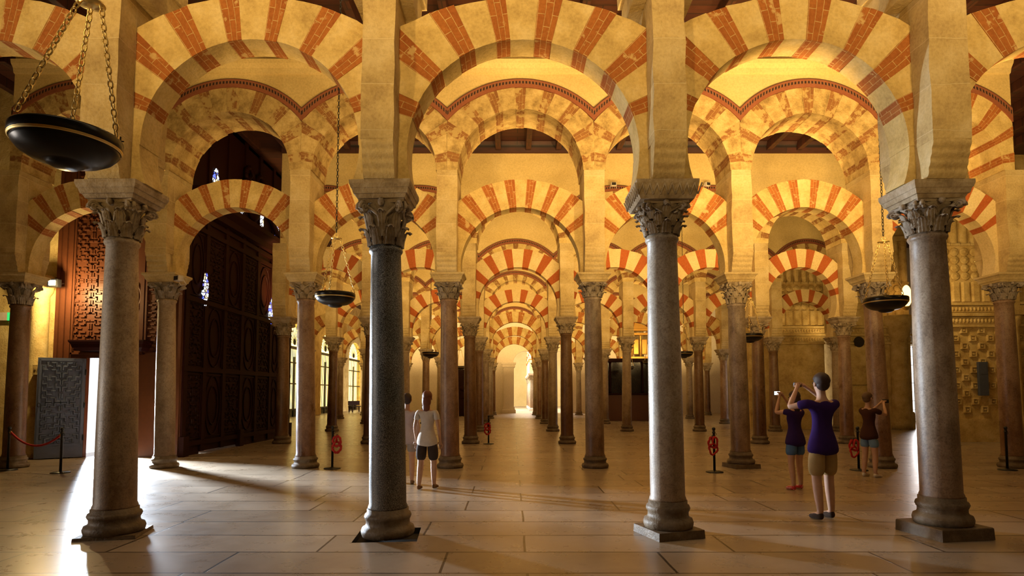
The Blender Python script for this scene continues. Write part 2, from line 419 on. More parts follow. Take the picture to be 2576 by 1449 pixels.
# columns: row -> {k: (dx at foot, dx at top, astragal z or None, shaft material, plinth kind, capital kind)}
COLS = {
 0: {-2.5: (0, 0, None, 'tan', 1, 0), -1.5: (.015, -.035, 3.36, 'tan', 1, 1), -.5: (-.01, -.09, 3.27, 'granite', 0, 0), .5: (.04, .012, 3.40, 'greymarble', 2, 2), 1.5: (.03, -.015, 3.42, 'mottled', 3, 3), 2.5: (0, 0, None, 'mottled', 2, 0)},
 1: {-3.5: (.02, .0, 3.5, 'brownm', 0, 1), -2.5: (.15, .07, 3.62, 'tan', 0, 3), -1.5: (.07, -.01, 3.62, 'rosy', 0, 2), -.5: (.06, .0, 3.62, 'rosy', 0, 0), .5: (.06, .03, 3.66, 'mottled', 0, 1), 1.5: (.08, .05, 3.52, 'mottled', 2, 2), 2.5: (.0, -.1, 3.56, 'rosy', 0, 0), 3.5: (-.30, -.33, 3.6, 'rosy', 0, 3)},
 2: {-2.5: (.32, .3, None, 'brownm', 0, 1), -1.5: (0, 0, None, 'brownm', 0, 0), -.5: (.08, .03, 3.40, 'brownm', 0, 2), .5: (.02, 0, 3.48, 'brownm', 0, 0), 1.5: (0, 0, None, 'rosy', 0, 3), 2.5: (-.1, -.1, None, 'brownm', 0, 0), 3.5: (-.45, -.45, None, 'rosy', 0, 1)},
 3: {-2.5: (.08, .08, None, 'brownm', 0, 0), -1.5: (0, 0, None, 'tan', 0, 1), -.5: (0, 0, None, 'brownm', 0, 2), .5: (-.02, 0, None, 'tan', 0, 0), 1.5: (-.03, 0, None, 'tan', 0, 1), 2.5: (-.1, -.1, None, 'brownm', 0, 0), 3.5: (-.05, -.05, None, 'brownm', 0, 2), 4.5: (-.5, -.5, None, 'tan', 0, 0)},
}
for r in (4, 5, 6):
    COLS[r] = {}
    for j in range(-4, 5):
        k = j + .5 if j >= 0 else j + .5
        COLS[r][k] = (0, 0, None, SH[(r * 3 + j) % 5], 0, (r + j) % 4)
DESC = {'tan': 'tan marble', 'granite': 'dark speckled granite', 'greymarble': 'pale grey marble', 'mottled': 'mottled grey marble', 'rosy': 'rosy brown marble', 'brownm': 'dark brown marble'}
SKIP_COL, SKIP_PIER, SKIP_LOW, SKIP_UP = set(), set(), set(), set()
SKIP_COL |= {(4, 2.5), (4, 4.5), (5, -2.5), (5, 2.5), (5, 4.5), (6, -1.5), (6, 2.5), (6, 3.5)}
SKIP_PIER |= {(4, 2.5), (4, 4.5), (5, -2.5), (5, 4.5), (6, -2.5), (6, -1.5), (6, 3.5)}
SKIP_LOW |= {(4, 4), (6, -3), (6, 3)}
SKIP_UP |= {(6, -3), (6, 3), (6, 4)}

# ------------------------------------------------------------------ capital meshes
def leaf(mb, ang, r0, z0, H, W, curl, mat=0):
    nu, nv = 12, 10; g = []
    for j in range(nv):
        t = j / (nv - 1)
        if t < .62:
            q = t / .62; r = r0 + .012 + .035 * q * q; z = z0 + (H - curl) * q; w = W * (1 - .08 * q)
        else:
            q = (t - .62) / .38 * 2.5
            r = r0 + .047 + curl * (1 - cos(q)); z = z0 + H - curl + curl * sin(q); w = W * (.92 - .5 * (t - .62) / .38)
        row = []
        for i in range(nu + 1):
            s = i / nu * 2 - 1
            rr = r + .02 + .013 * cos(s * 4 * pi) * (1 if t < .8 else .4) - .022 * s * s
            ww = w * (1 + (.14 if j % 2 else -.06) * abs(s))
            a = ang + s * ww / max(r, .1)
            row.append((rr * cos(a), rr * sin(a), z - .02 * s * s * t))
        g.append(row)
    vs = [p for row in g for p in row]; fs = []
    for j in range(nv - 1):
        for i in range(nu):
            a = j * (nu + 1) + i; fs.append((a, a + 1, a + nu + 2, a + nu + 1))
    mb.faces(vs, fs, mat, True)
def volute(mb, ang, r, z, rad):
    # spiral scroll seen from the side, at a corner
    d = Vector((cos(ang), sin(ang), 0)); side = Vector((-sin(ang), cos(ang), 0))
    for sg in (-1, 1):
        path, rr = [], []
        for i in range(18):
            t = i / 17; a = -pi * .1 + t * 3.3 * pi; q = rad * (1 - .8 * t)
            path.append(d * (r + q * cos(a) - rad * .3) + side * sg * (.032 + .012 * t) + Vector((0, 0, z + q * sin(a)))); rr.append(.022 * (1 - .45 * t))
        mb.tube(path, rr, 6)
    mb.sphere(tuple(d * (r - rad * .3)) [:2] + (z,), (rad * .72, rad * .72, rad * .75), 10, 8)
def capital(kind):
    mb = MB(); H = .46
    mb.lathe([(.176, 0), (.172, .05), (.172, .2), (.188, .3), (.225, .38), (.26, .42)], 28)
    n1 = 8
    if kind in (0, 1, 3):
        for k in range(n1): leaf(mb, 2 * pi * k / n1 + (pi / 8 if kind == 0 else 0), .182, .0, .19 if kind != 3 else .22, .066, .046)
        for k in range(n1): leaf(mb, 2 * pi * (k + .5) / n1 + (pi / 8 if kind == 0 else 0), .186, .08, .27, .066, .052)
    else:
        for t in range(3):
            for k in range(n1): leaf(mb, 2 * pi * (k + .5 * (t % 2)) / n1, .182 + .01 * t, .11 * t, .18, .064, .042)
    for k in range(4): volute(mb, pi / 4 + k * pi / 2, .34 if kind != 2 else .32, .375, .062)
    for k in range(4):  # small flower in the middle of each face
        a = k * pi / 2; mb.sphere((.275 * cos(a), .275 * sin(a), .425), (.04, .04, .045), 8, 6)
        for sg in (-1, 1):   # thin stalks rising to the corners
            mb.tube([(.215 * cos(a + sg * .12), .215 * sin(a + sg * .12), .2), (.235 * cos(a + sg * .2), .235 * sin(a + sg * .2), .3), (.30 * cos(a + sg * .62), .30 * sin(a + sg * .62), .39)], .016, 5)
    # abacus with hollow sides
    poly = []
    for k in range(4):
        a0 = pi / 4 + k * pi / 2; a1 = a0 + pi / 2
        p0 = Vector((.385 * cos(a0), .385 * sin(a0))); p1 = Vector((.385 * cos(a1), .385 * sin(a1))); m = (a0 + a1) / 2
        for i in range(8):
            t = i / 8; q = p0.lerp(p1, t) - Vector((cos(m), sin(m))) * .035 * sin(pi * t); poly.append((q.x, q.y))
    mb.prism(poly, 'z', .42, H)
    return mb
CAPM = []
for i in range(4):
    CAPM.append((capital(i).mesh('capital', M['cap']), capital(i).mesh('capital', M['capdark'])))

# ------------------------------------------------------------------ column
def shaft_mb(z0, z1, rb, rt):
    mb = MB(); P = [(rb * 1.06, z0), (rb * 1.06, z0 + .03), (rb, z0 + .06)]
    for i in range(1, 12):
        t = i / 12; P.append((rb + (rt - rb) * t + .006 * sin(pi * t), z0 + .06 + (z1 - z0 - .16) * t))
    P += [(rt, z1 - .09), (rt + .012, z1 - .075), (rt + .022, z1 - .055), (rt + .022, z1 - .035), (rt + .006, z1 - .02), (rt + .004, z1)]
    mb.lathe(P, 40); return mb
def base_mb(rb, h, z0=0):
    P = [(rb * 1.36, z0), (rb * 1.42, z0 + .1 * h), (rb * 1.44, z0 + .2 * h), (rb * 1.38, z0 + .33 * h), (rb * 1.22, z0 + .38 * h), (rb * 1.17, z0 + .46 * h), (rb * 1.17, z0 + .58 * h),
         (rb * 1.22, z0 + .63 * h), (rb * 1.27, z0 + .72 * h), (rb * 1.22, z0 + .82 * h), (rb * 1.12, z0 + .85 * h), (rb * 1.12, z0 + h)]
    mb = MB(); mb.lathe(P, 40); return mb
def top_x(r, k): return k * S + COLS[r][k][1]
def make_column(r, k):
    dx0, dx1, za, shm, pk, ck = COLS[r][k]
    a, imp = LEV[r][0], LEV[r][1]; za = za or a
    x0, x1 = k * S + dx0, k * S + dx1
    nm = {0: '', 1: '', 2: '', 3: ''}
    lab = f"{DESC[shm]} column, {ROWN[r]}, {col_pos(k)}"
    t = thing('column', lab, 'column', (x0, r * D, 0), 'columns of the ' + ROWN[r])
    lean = atan2(x1 - x0, imp); t.rotation_euler = (0, lean, 0)
    rb, rt = {-1.5: (.215, .162), -.5: (.207, .170), .5: (.192, .168), 1.5: (.206, .178)}.get(k, (.21, .175)) if r == 0 else (.200, .172)
    zb = 0
    if pk == 1:
        mb = MB(); mb.stack([(0, .31, .28), (.035, .305, .275)], 0, .22); mb.build('plinth', M['base'], t); zb = .035
    elif pk == 2:
        mb = MB(); mb.stack([(0, .285), (.09, .28)], 0, .30 if r == 0 else .2); mb.build('plinth', M['base'], t); zb = .09
    elif pk == 3:
        mb = MB(); mb.stack([(0, .325), (.12, .32), (.13, .312)], 0, .16); mb.build('plinth', M['base'], t); zb = .13
    hb = .25 if r else (.30 if pk != 1 else .27)
    base_mb(rb, hb, zb).build('base', M['base'], t)
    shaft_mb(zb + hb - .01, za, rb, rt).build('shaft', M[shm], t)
    c = place('capital', CAPM[ck][0 if (r > 1 or k in (-1.5, 1.5 if r else -2.5)) else 1], t, (0, 0, za - .005))
    zi0 = imp - .19 if not (r == 0 and k == .5) else imp - .21
    s = (zi0 - za + .005) / .46; c.scale = (rt / .185 * 1.02, rt / .185 * 1.02, s)
    mb = MB()
    if r == 0 and k == .5:     # tall block cut with zigzags
        mb.stack([(zi0, .30), (zi0 + .05, .325), (imp - .02, .348), (imp, .348)])
        for sx in (0, 1):
            for i in range(9):
                for q in (0, 1):
                    u = -.33 + i * .0825; a_ = (u, zi0 + .04); b_ = (u + .0412 if q else u - .0412, imp - .05)
                    y = .328
                    if sx == 0: mb.tube([(a_[0], -y - .0, a_[1]), (b_[0], -y - .03, b_[1])], .009, 4)
                    else: mb.tube([(-y, a_[0], a_[1]), (-y - .03, b_[0], b_[1])], .009, 4)
    else:
        w = .338 if r == 0 else .36
        mb.stack([(zi0, .265), (zi0 + .04, .285), (zi0 + .045, .30), (zi0 + .10, .315), (zi0 + .105, .323), (zi0 + .12, .328), (zi0 + .15, w), (imp, w)])
    mb.build('impost', M['cap'] if r != 1 else M['pier'], t)
    if pk == 0 and r == 0:  # sunk below the paving in a little square pit
        pass
    return t

def jit(a=.008): return random.uniform(-a, a)
def rough_block(mb, x0, x1, y0, y1, z0, z1, step=.26, j=.011, mat=0):
    n = max(2, int((z1 - z0) / step)); rings = []
    for i in range(n + 1):
        z = z0 + (z1 - z0) * i / n
        q = [(x0, y0), ((x0 + x1) / 2, y0), (x1, y0), (x1, (y0 + y1) / 2), (x1, y1), ((x0 + x1) / 2, y1), (x0, y1), (x0, (y0 + y1) / 2)]
        rings.append([(a + jit(j), b + jit(j), z) for a, b in q])
    vs = [p for r_ in rings for p in r_]; m = 8; fs = []
    for i in range(n):
        for k in range(m): fs.append((i * m + k, i * m + (k + 1) % m, (i + 1) * m + (k + 1) % m, (i + 1) * m + k))
    fs += [list(range(m))[::-1], [n * m + k for k in range(m)]]
    mb.faces(vs, fs, mat)
def make_pier(r, k):
    a, imp, ci, ex, bd = LEV[r]
    x = top_x(r, k); ztop = UPC[r] if r else CEIL
    t = thing('pier', f"stone pier on rolled corbels, {ROWN[r]}, {col_pos(k)}", 'pier', (x, r * D, imp), 'piers of the ' + ROWN[r])
    hw = (.215 if k == 1.5 else .19 if k == -1.5 else .178) if r == 0 else .215
    mb = MB(); rough_block(mb, -hw, hw, -.48, .48, .40, ztop - imp)
    rough_block(mb, -hw + .01, hw - .01, -.30, .30, 0, .41)
    if r == 0:
        rough_block(mb, -hw - .16, hw + .16, -.46, .46, 2.12, 2.5)
        rough_block(mb, -hw - .22, hw + .22, -.46, .46, 2.45, ztop - imp)
    mb.build('block', M['pier'], t)
    for sg in (-1, 1):
        prof = [(-.28, 0.0), (-.35, 0.0)]
        for q in range(1, 33):
            z0 = q / 32 * .4; prof.append((-.352 - .122 * z0 / .4 - .017 * abs(sin(pi * z0 / .1)) - (.004 if q % 8 == 0 else 0), z0))
        prof += [(-.48, .405), (-.28, .405)]
        mb = MB(); mb.prism([(p[0] * -sg if sg > 0 else p[0], p[1]) for p in prof], 'x', -hw + .005, hw - .005)
        weld(mb.build('corbel', M['pier'], t))
    return t
# ------------------------------------------------------------------ arches
def outer_pt(th, cz, clip, Ro, zo):
    """ray from (0,cz) at angle th to the outer circle centred (0,zo) or the vertical clip line"""
    c, s = cos(th), sin(th); dz = cz - zo
    b = s * dz; q = sqrt(max(0, b * b - dz * dz + Ro * Ro)); l = -b + q
    if abs(c) > 1e-6 and l * abs(c) > clip: l = clip / abs(c)
    return l
def arch_mesh(half, cz, Ri, Ro, zo, zfoot, clip, t, nred, th0, redfrac, ms, jj=.006, name='arch'):
    mb = MB()
    phi = asin(min(.95, max(0, (cz - zfoot) / Ri)))
    segs = []
    if phi > .01: segs.append((-phi, 0, 0))
    segs.append((0, th0, 0))
    tot = pi - 2 * th0; pair = tot / (nred + (nred - 1) * (1 - redfrac) / redfrac) ; wr = pair; ww = pair * (1 - redfrac) / redfrac
    a = th0
    for i in range(nred):
        segs.append((a, a + wr, 1)); a += wr
        if i < nred - 1: segs.append((a, a + ww, 0)); a += ww
    segs.append((pi - th0, pi, 0))
    if phi > .01: segs.append((pi, pi + phi, 0))
    # corner where extrados meets the pier
    corner = None; lo, hi = .05, pi / 2
    for _ in range(40):
        m_ = (lo + hi) / 2
        l = outer_pt(m_, cz, 1e9, Ro, zo)
        if l * cos(m_) > clip: lo = m_
        else: hi = m_
    corner = (lo + hi) / 2
    edge_j = {}
    def bnd(th):
        k = round(th, 4)
        if k not in edge_j: edge_j[k] = jit(.012) if .2 < th < pi - .2 else 0
        return th + edge_j[k]
    for (a0, a1, mat) in segs:
        n = max(2, int((a1 - a0) / .07)); ths = [a0 + (a1 - a0) * i / n for i in range(n + 1)]
        for cth in (corner, pi - corner):
            if a0 + .004 < cth < a1 - .004: ths.append(cth)
        ths = sorted(ths)
        A0, A1 = bnd(a0), bnd(a1)
        dy = jit(jj); di = jit(jj)
        I, O, U = [], [], []
        for th0_ in ths:
            u = (th0_ - a0) / (a1 - a0); th = A0 + (A1 - A0) * u
            if th <= 0 or th >= pi:
                q = th if th <= 0 else pi - th
                sx = 1 if th <= 0 else -1
                I.append((sx * (Ri + di) * cos(q), cz + Ri * sin(q))); O.append((sx * clip, cz + Ri * sin(q)))
            else:
                l = outer_pt(th, cz, clip, Ro, zo) + (jit(.01) if abs(th - pi / 2) < pi / 2 - corner else 0)
                I.append(((Ri + di) * cos(th), cz + (Ri + di) * sin(th))); O.append((l * cos(th), cz + l * sin(th)))
            U.append(u * .33)
        yf, yb = -t + dy, t - dy
        m = len(ths)
        for i in range(m - 1):
            (ix, iz), (jx, jz) = I[i], I[i + 1]; (ox, oz), (px, pz) = O[i], O[i + 1]; u0, u1 = U[i], U[i + 1]
            lo_, lp_ = sqrt(ox * ox + (oz - cz) ** 2), sqrt(px * px + (pz - cz) ** 2)
            mb.face([(ix, yf, iz), (jx, yf, jz), (px, yf, pz), (ox, yf, oz)][::-1], mat, [(Ri, u0), (Ri, u1), (lp_, u1), (lo_, u0)][::-1])
            mb.face([(ix, yb, iz), (jx, yb, jz), (px, yb, pz), (ox, yb, oz)], mat, [(Ri, u0), (Ri, u1), (lp_, u1), (lo_, u0)])
            mb.face([(ix, yf, iz), (jx, yf, jz), (jx, yb, jz), (ix, yb, iz)], mat, [(yf, u0), (yf, u1), (yb, u1), (yb, u0)])
            mb.face([(ox, yf, oz), (px, yf, pz), (px, yb, pz), (ox, yb, oz)][::-1], mat, [(yf, u0), (yf, u1), (yb, u1), (yb, u0)][::-1])
        for i in (0, m - 1):
            (ix, iz), (ox, oz) = I[i], O[i]
            mb.face([(ix, yf, iz), (ox, yf, oz), (ox, yb, oz), (ix, yb, iz)], mat, [(Ri, 0)] * 4)
    return mb
UPC = [6.5, 6.32, 6.28, 6.2, 6.1, 6.0, 6.0]
def make_lower(r, b):
    kl, kr = b - .5, b + .5
    xl, xr = top_x(r, kl), top_x(r, kr); half = (xr - xl) / 2; a, imp, ci, ex, bd = LEV[r]
    Ri = half - .275; cz = ci - Ri; clip = half - (.16 if r == 0 else .20)
    drop = .38 if r == 0 else .50; Ro = (clip ** 2 + drop ** 2) / (2 * drop); zo = ex - Ro
    painted = r >= 2 and not (r == 2 and b in (0, 1)) if False else (r in (2, 3) or (r == 1 and b == 3))
    mats = [M['paint'], M['redpaint']] if painted else [M['vous'], M['brick']]
    nred = 8
    mb = arch_mesh(half, cz, Ri, Ro, zo, imp, clip, .18, nred, {0: .31, 1: .58, 2: .20}.get(r, .12), {0: .40, 1: .45}.get(r, .44), mats)
    mb.v = [(x, y, z - imp) for x, y, z in mb.v]
    st = 'painted red and cream' if painted else 'brick and cream'
    o = mb.build('horseshoe_arch', mats, None, ((xl + xr) / 2, r * D, imp))
    return tag(o, f"{st} striped lower arch, {ROWN[r]}, {bay_pos(b)}", 'arch', 'lower horseshoe arches of the ' + ROWN[r])
def make_upper(r, b):
    kl, kr = b - .5, b + .5
    xl, xr = top_x(r, kl), top_x(r, kr); half = (xr - xl) / 2; a, imp, ci, ex, bd = LEV[r]
    Ri = half - .235; cz = UPC[r]; V = .64; Rb = (half ** 2 + V ** 2) / (2 * V); zb = bd - Rb; Rin = Rb - .19
    worn = not (r == 1 and b == 3)
    mats = [M['vousrough'] if r == 1 and worn else M['vous'], M['brickworn'] if worn else M['brick']]
    t = thing('round_arch', f"{'weathered' if worn else 'repainted'} striped upper arch under scalloped band, {ROWN[r]}, {bay_pos(b)}", 'arch', ((xl + xr) / 2, r * D, cz), 'upper round arches of the ' + ROWN[r])
    mb = arch_mesh(half, cz, Ri, Rin, zb, cz, half, .475, 9, .12, .38, mats, .01)
    mb.v = [(x, y, z - cz) for x, y, z in mb.v]; mb.build('voussoir_ring', mats, t)
    for sg in (-1, 1):
        mb = MB(); n = 40; yo = .50 * sg
        ao, ai = pi / 2 - acos(min(1, half / Rb)), pi / 2 - acos(min(1, half / Rin))
        O = [(Rb * sin(ao * (2 * i / n - 1)), zb - cz + Rb * cos(ao * (2 * i / n - 1))) for i in range(n + 1)]
        I = [(Rin * sin(ai * (2 * i / n - 1)), zb - cz + Rin * cos(ai * (2 * i / n - 1))) for i in range(n + 1)]
        for i in range(n):
            u0, u1 = i / n * 2 * half * 1.12, (i + 1) / n * 2 * half * 1.12
            q = [(I[i], 0), (I[i + 1], 0), (O[i + 1], 1), (O[i], 1)]
            mb.face([(p[0], yo, p[1]) for p, _ in q], 0, [(u0, 0), (u1, 0), (u1, 1), (u0, 1)])
            for E_, vv in ((I, 0), (O, 1)):
                mb.face([(E_[i][0], yo, E_[i][1]), (E_[i + 1][0], yo, E_[i + 1][1]), (E_[i + 1][0], yo - sg * .06, E_[i + 1][1]), (E_[i][0], yo - sg * .06, E_[i][1])], 0, [(u0, vv)] * 4)
        mb.build('dentil_band', M['dentil'], t)
    return t
def make_wall(r):
    ks = sorted(COLS[r]); mb = MB(); t = .46
    for i in range(len(ks) - 1):
        xl, xr = top_x(r, ks[i]), top_x(r, ks[i + 1]); half = (xr - xl) / 2; cx = (xl + xr) / 2; bd = LEV[r][4]
        V = .64; Rb = (half ** 2 + V ** 2) / (2 * V); zb = bd - Rb; ao = asin(min(1, half / Rb)); n = 28
        P = [(cx + Rb * sin(ao * (2 * j / n - 1)), zb + Rb * cos(ao * (2 * j / n - 1)) - .02) for j in range(n + 1)]
        for j in range(n):
            for y in (-t, t):
                mb.face([(P[j][0], y, P[j][1]), (P[j + 1][0], y, P[j + 1][1]), (P[j + 1][0], y, CEIL + .1), (P[j][0], y, CEIL + .1)])
            mb.face([(P[j][0], -t, P[j][1]), (P[j + 1][0], -t, P[j + 1][1]), (P[j + 1][0], t, P[j + 1][1]), (P[j][0], t, P[j][1])])
    o = struct(mb.build('wall_nave', M['plaster'], None, (0, r * D, 0)))
    X0, X1 = top_x(r, ks[0]), top_x(r, ks[-1])
    if r > 1: zc = 0
    mb = MB()   # cornice ledge on the faces of the second arcade
    zc = LEV[r][4] + .10
    for sg in ((-1, 1) if r == 1 else ()):
        prof = [(.44, zc), (.50, zc + .03), (.52, zc + .12), (.58, zc + .2), (.60, zc + .28), (.44, zc + .30)]
        mb.prism([(sg * p[0], p[1]) for p in prof], 'x', X0, X1)
    if r == 1: struct(weld(mb.build('trim_1', M['plaster'], None, (0, r * D, 0))))
    mb = MB()
    for sg in (-1, 1): mb.prism([(sg * .44, CEIL - .34), (sg * .52, CEIL - .32), (sg * .56, CEIL - .12), (sg * .62, CEIL + .02), (sg * .44, CEIL + .02)], 'x', X0, X1)
    struct(weld(mb.build('trim_2', M['planks'], None, (0, r * D, 0))))

for r in COLS:
    ks = sorted(COLS[r])
    for k in ks:
        if (r, k) not in SKIP_COL: make_column(r, k)
        if (r, k) not in SKIP_PIER: make_pier(r, k)
    for i in range(len(ks) - 1):
        b = int(round(ks[i] + .5))
        if (r, b) not in SKIP_LOW: make_lower(r, b)
        if r > 0 and (r, b) not in SKIP_UP: make_upper(r, b)
    if r > 0: make_wall(r)
# ------------------------------------------------------------------ floor, ceiling, outer walls
FX0, FX1, FY0, FY1 = -22, 26, -14, 66
def make_floor():
    mb = MB(); cx, cy, h, rz = -1.56, .0, .345, .08
    H = [(cx + a * h * cos(rz) - b * h * sin(rz), cy + a * h * sin(rz) + b * h * cos(rz)) for a, b in ((-1, -1), (1, -1), (1, 1), (-1, 1))]
    O = [(FX0, FY0), (FX1, FY0), (FX1, FY1), (FX0, FY1)]
    for k in range(4):
        a, b = O[k], O[(k + 1) % 4]; c, d = H[(k + 1) % 4], H[k]
        mb.face([(*a, 0), (*b, 0), (*c, 0), (*d, 0)], 0)
        mb.face([(*d, 0), (*c, 0), (*c, -.07), (*d, -.07)], 1)
    mb.face([(*p, -.07) for p in H], 1)
    struct(weld(mb.build('floor', [M['floor'], M['dark']])))
make_floor()
def box_obj(name, m, x0, x1, y0, y1, z0, z1, parent=None, st=True):
    mb = MB(); mb.box(((x0 + x1) / 2, (y0 + y1) / 2, (z0 + z1) / 2), (x1 - x0, y1 - y0, z1 - z0))
    o = mb.build(name, m, parent)
    return struct(o) if st else o
box_obj('ceiling', M['planks'], FX0, FX1, FY0, FY1, CEIL, CEIL + .2)
box_obj('wall_front', M['plaster'], FX0, FX1, FY0 - .3, FY0, 0, CEIL)
box_obj('wall_far', M['plaster'], FX0, FX1, FY1, FY1 + .3, 0, CEIL)
box_obj('wall_outer', M['plaster'], FX1, FX1 + .3, FY0, FY1, 0, CEIL)
bmm = MB(); bmm.rbox((0, 0, 0), (.17, D - 1.0, .26), .02); BEAM = bmm.mesh('ceiling_beam', M['planks'])
for r in (0, 1):
    for i in range(-14, 17):
        o = place('ceiling_beam', BEAM, None, (i * .95 + .35, (r + .5) * D, CEIL - .13)); struct(o)

# ------------------------------------------------------------------ carved wooden vestibule with the open door
VX0, VX1, VY0, VY1, VH = -11.6, -8.4, 8.25, 15.6, 9.3
def stairs(w, h, p, bw, depth, P, mb, N=14, skip=()):
    """fretwork of stepped bars, mirrored about both axes; P maps (u, v, d) to 3D"""
    def bar(u0, u1, v0, v1):
        for su in (-1, 1):
            for sv in (-1, 1):
                a0, a1 = sorted((su * u0, su * u1)); b0, b1 = sorted((sv * v0, sv * v1))
                a0, a1, b0, b1 = max(a0, -w), min(a1, w), max(b0, -h), min(b1, h)
                if a1 - a0 < .01 or b1 - b0 < .01: continue
                e = min(.012, (a1 - a0) / 4, (b1 - b0) / 4)
                lo = [P(a0, b0, 0), P(a1, b0, 0), P(a1, b1, 0), P(a0, b1, 0)]
                hi = [P(a0 + e, b0 + e, depth), P(a1 - e, b0 + e, depth), P(a1 - e, b1 - e, depth), P(a0 + e, b1 - e, depth)]
                mb.faces(lo + hi, [(4, 5, 6, 7), (0, 1, 5, 4), (1, 2, 6, 5), (2, 3, 7, 6), (3, 0, 4, 7)])
    for k in range(-N, N, 2):
        for i in range(N):
            u, v = (k + i) * p, i * p
            if u >= w or v >= h: continue
            if (k + 3 * i) % 7 in skip: continue
            if u + p > 0: bar(max(0, u), u + p + bw, v, v + bw)
            if u + p >= 0 and (k + i) % 3 != 1: bar(u + p, u + p + bw, v, v + p + bw)
def frame(mb, P, w, h, bw, d):
    for (a0, a1, b0, b1) in ((-w, w, h - bw, h), (-w, w, -h, -h + bw), (-w, -w + bw, -h, h), (w - bw, w, -h, h)):
        lo = [P(a0, b0, 0), P(a1, b0, 0), P(a1, b1, 0), P(a0, b1, 0)]; hi = [P(a0, b0, d), P(a1, b0, d), P(a1, b1, d), P(a0, b1, d)]
        mb.faces(lo + hi, [(4, 5, 6, 7), (0, 1, 5, 4), (1, 2, 6, 5), (2, 3, 7, 6), (3, 0, 4, 7)])
def make_vestibule():
    t = thing('carved_vestibule', 'tall dark carved wooden vestibule with fretwork panels around the open sunlit door', 'vestibule', ((VX0 + VX1) / 2, VY0, 0))
    ox, oy = (VX0 + VX1) / 2, VY0
    def L(x, y, z): return (x - ox, y - oy, z)
    def bx(mb, x0, x1, y0, y1, z0, z1): mb.box(L((x0 + x1) / 2, (y0 + y1) / 2, (z0 + z1) / 2), (x1 - x0, y1 - y0, z1 - z0))
    DX0, DX1, DZ = -10.78, -9.5, 2.46
    mb = MB()
    bx(mb, VX0, DX0, VY0, VY0 + .12, 0, VH); bx(mb, DX1, VX1, VY0, VY0 + .12, 0, VH); bx(mb, DX0, DX1, VY0, VY0 + .12, DZ, VH)
    for x in (VX0 + .05, VX0 + .2, VX0 + .36, -10.2, -9.42, VX1 - .06): bx(mb, x - .04, x + .04, VY0 - .05, VY0, DZ + .1 if -10.8 < x < -9.4 else 0, VH)
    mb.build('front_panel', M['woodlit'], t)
    for (cx, cz, w, h) in ((-10.72, 4.4, .46, 1.85), (-8.97, 4.4, .38, 1.85), (-10.72, 7.6, .46, 1.2), (-8.97, 7.6, .38, 1.2)):
        mb = MB(); P = lambda u, v, d: L(cx + u, VY0 - d, cz + v)
        stairs(w - .05, h - .06, .098, .055, .03, P, mb, 24, (3,)); frame(mb, P, w, h, .045, .045)
        mb.build('fretwork', M['woodlit'], t)
    mb = MB()     # round medallion in the middle
    for rad in (.34, .26):
        mb.tube([L(-9.81 + rad * cos(a * pi / 16), VY0 - .01, 4.0 + 1.25 * rad * sin(a * pi / 16)) for a in range(32)], .03, 6, closed=True)
    mb.sphere(L(-9.81, VY0, 4.0), (.14, .05, .18), 12, 8); P = lambda u, v, d: L(-9.81 + u, VY0 - d, 4.4 + v); frame(mb, P, .37, 1.85, .04, .04)
    mb.build('medallion', M['woodlit'], t)
    mb = MB(); mb.stack([(2.62, .78, .18), (2.70, .86, .26), (2.78, .88, .28), (2.84, .92, .32), (2.88, .92, .32)], c=(-10.05 - ox, -.1)); mb.build('canopy', M['wood'], t)
    # side wall: stiles, rails, raised ovals, dark strapwork
    mb = MB()
    bx(mb, VX1 - .12, VX1, VY0 + .01, 9.2, 0, VH); bx(mb, VX1 - .12, VX1, 9.2, 11.6, .06, VH); bx(mb, VX1 - .12, VX1, 11.6, VY1, 0, VH)
    ys = [VY0 + .1, 9.3, 10.4, 11.5, 12.6, 13.7, 14.6, VY1 - .08]
    for y in ys: bx(mb, VX1, VX1 + .05, y - .09, y + .09, .06, VH)
    for z in (.3, 2.2, 4.0, 5.9, 6.2): bx(mb, VX1, VX1 + .06, VY0, VY1, z - .06, z + .06)
    for y in (VY0 + .1, 11.5, VY1 - .08): bx(mb, VX1, VX1 + .12, y - .13, y + .13, 0, .5)
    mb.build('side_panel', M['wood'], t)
    for i in range(7):
        cy = (ys[i] + ys[i + 1]) / 2; w = (ys[i + 1] - ys[i]) / 2 - .14
        mb = MB()
        for cz, h in ((1.25, .8), (3.1, .8), (4.95, .8)):
            P = lambda u, v, d: L(VX1 + d, cy + u, cz + v)
            if (i + int(cz)) % 2: stairs(w, h, .11, .06, .025, P, mb, 12, (2,))
            else:
                for q in (1, .65): mb.tube([P(w * q * cos(a * pi / 12), h * q * sin(a * pi / 12), .012) for a in range(24)], .022, 5, closed=True)
            frame(mb, P, w + .03, h + .04, .03, .03)
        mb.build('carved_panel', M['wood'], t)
    mb = MB(); mb.prism([(VX1 - .1 - ox, 6.3), (VX1 + .18 - ox, 6.34), (VX1 + .22 - ox, 6.5), (VX1 + .42 - ox, 6.62), (VX1 + .46 - ox, 6.74), (VX1 - .1 - ox, 6.8)], 'y', -.3, VY1 - oy + .3)
    # broken scroll pediment over the side
    for sg in (-1, 1):
        pts = [L(VX1 + .1, 12.0 + sg * (2.6 - 2.2 * q / 12), 6.8 + 1.5 * (q / 12) ** 1.5) for q in range(13)]; mb.tube(pts, .10, 6)
        mb.tube([L(VX1 + .1, 12.0 + sg * .4 + sg * .26 * cos(a * .5), 8.3 + .26 * sin(a * .5)) for a in range(14)], .07, 6)
    mb.sphere(L(VX1 + .08, 12.0, 7.6), (.2, .42, .62), 14, 10)
    mb.build('cornice', M['wood'], t)
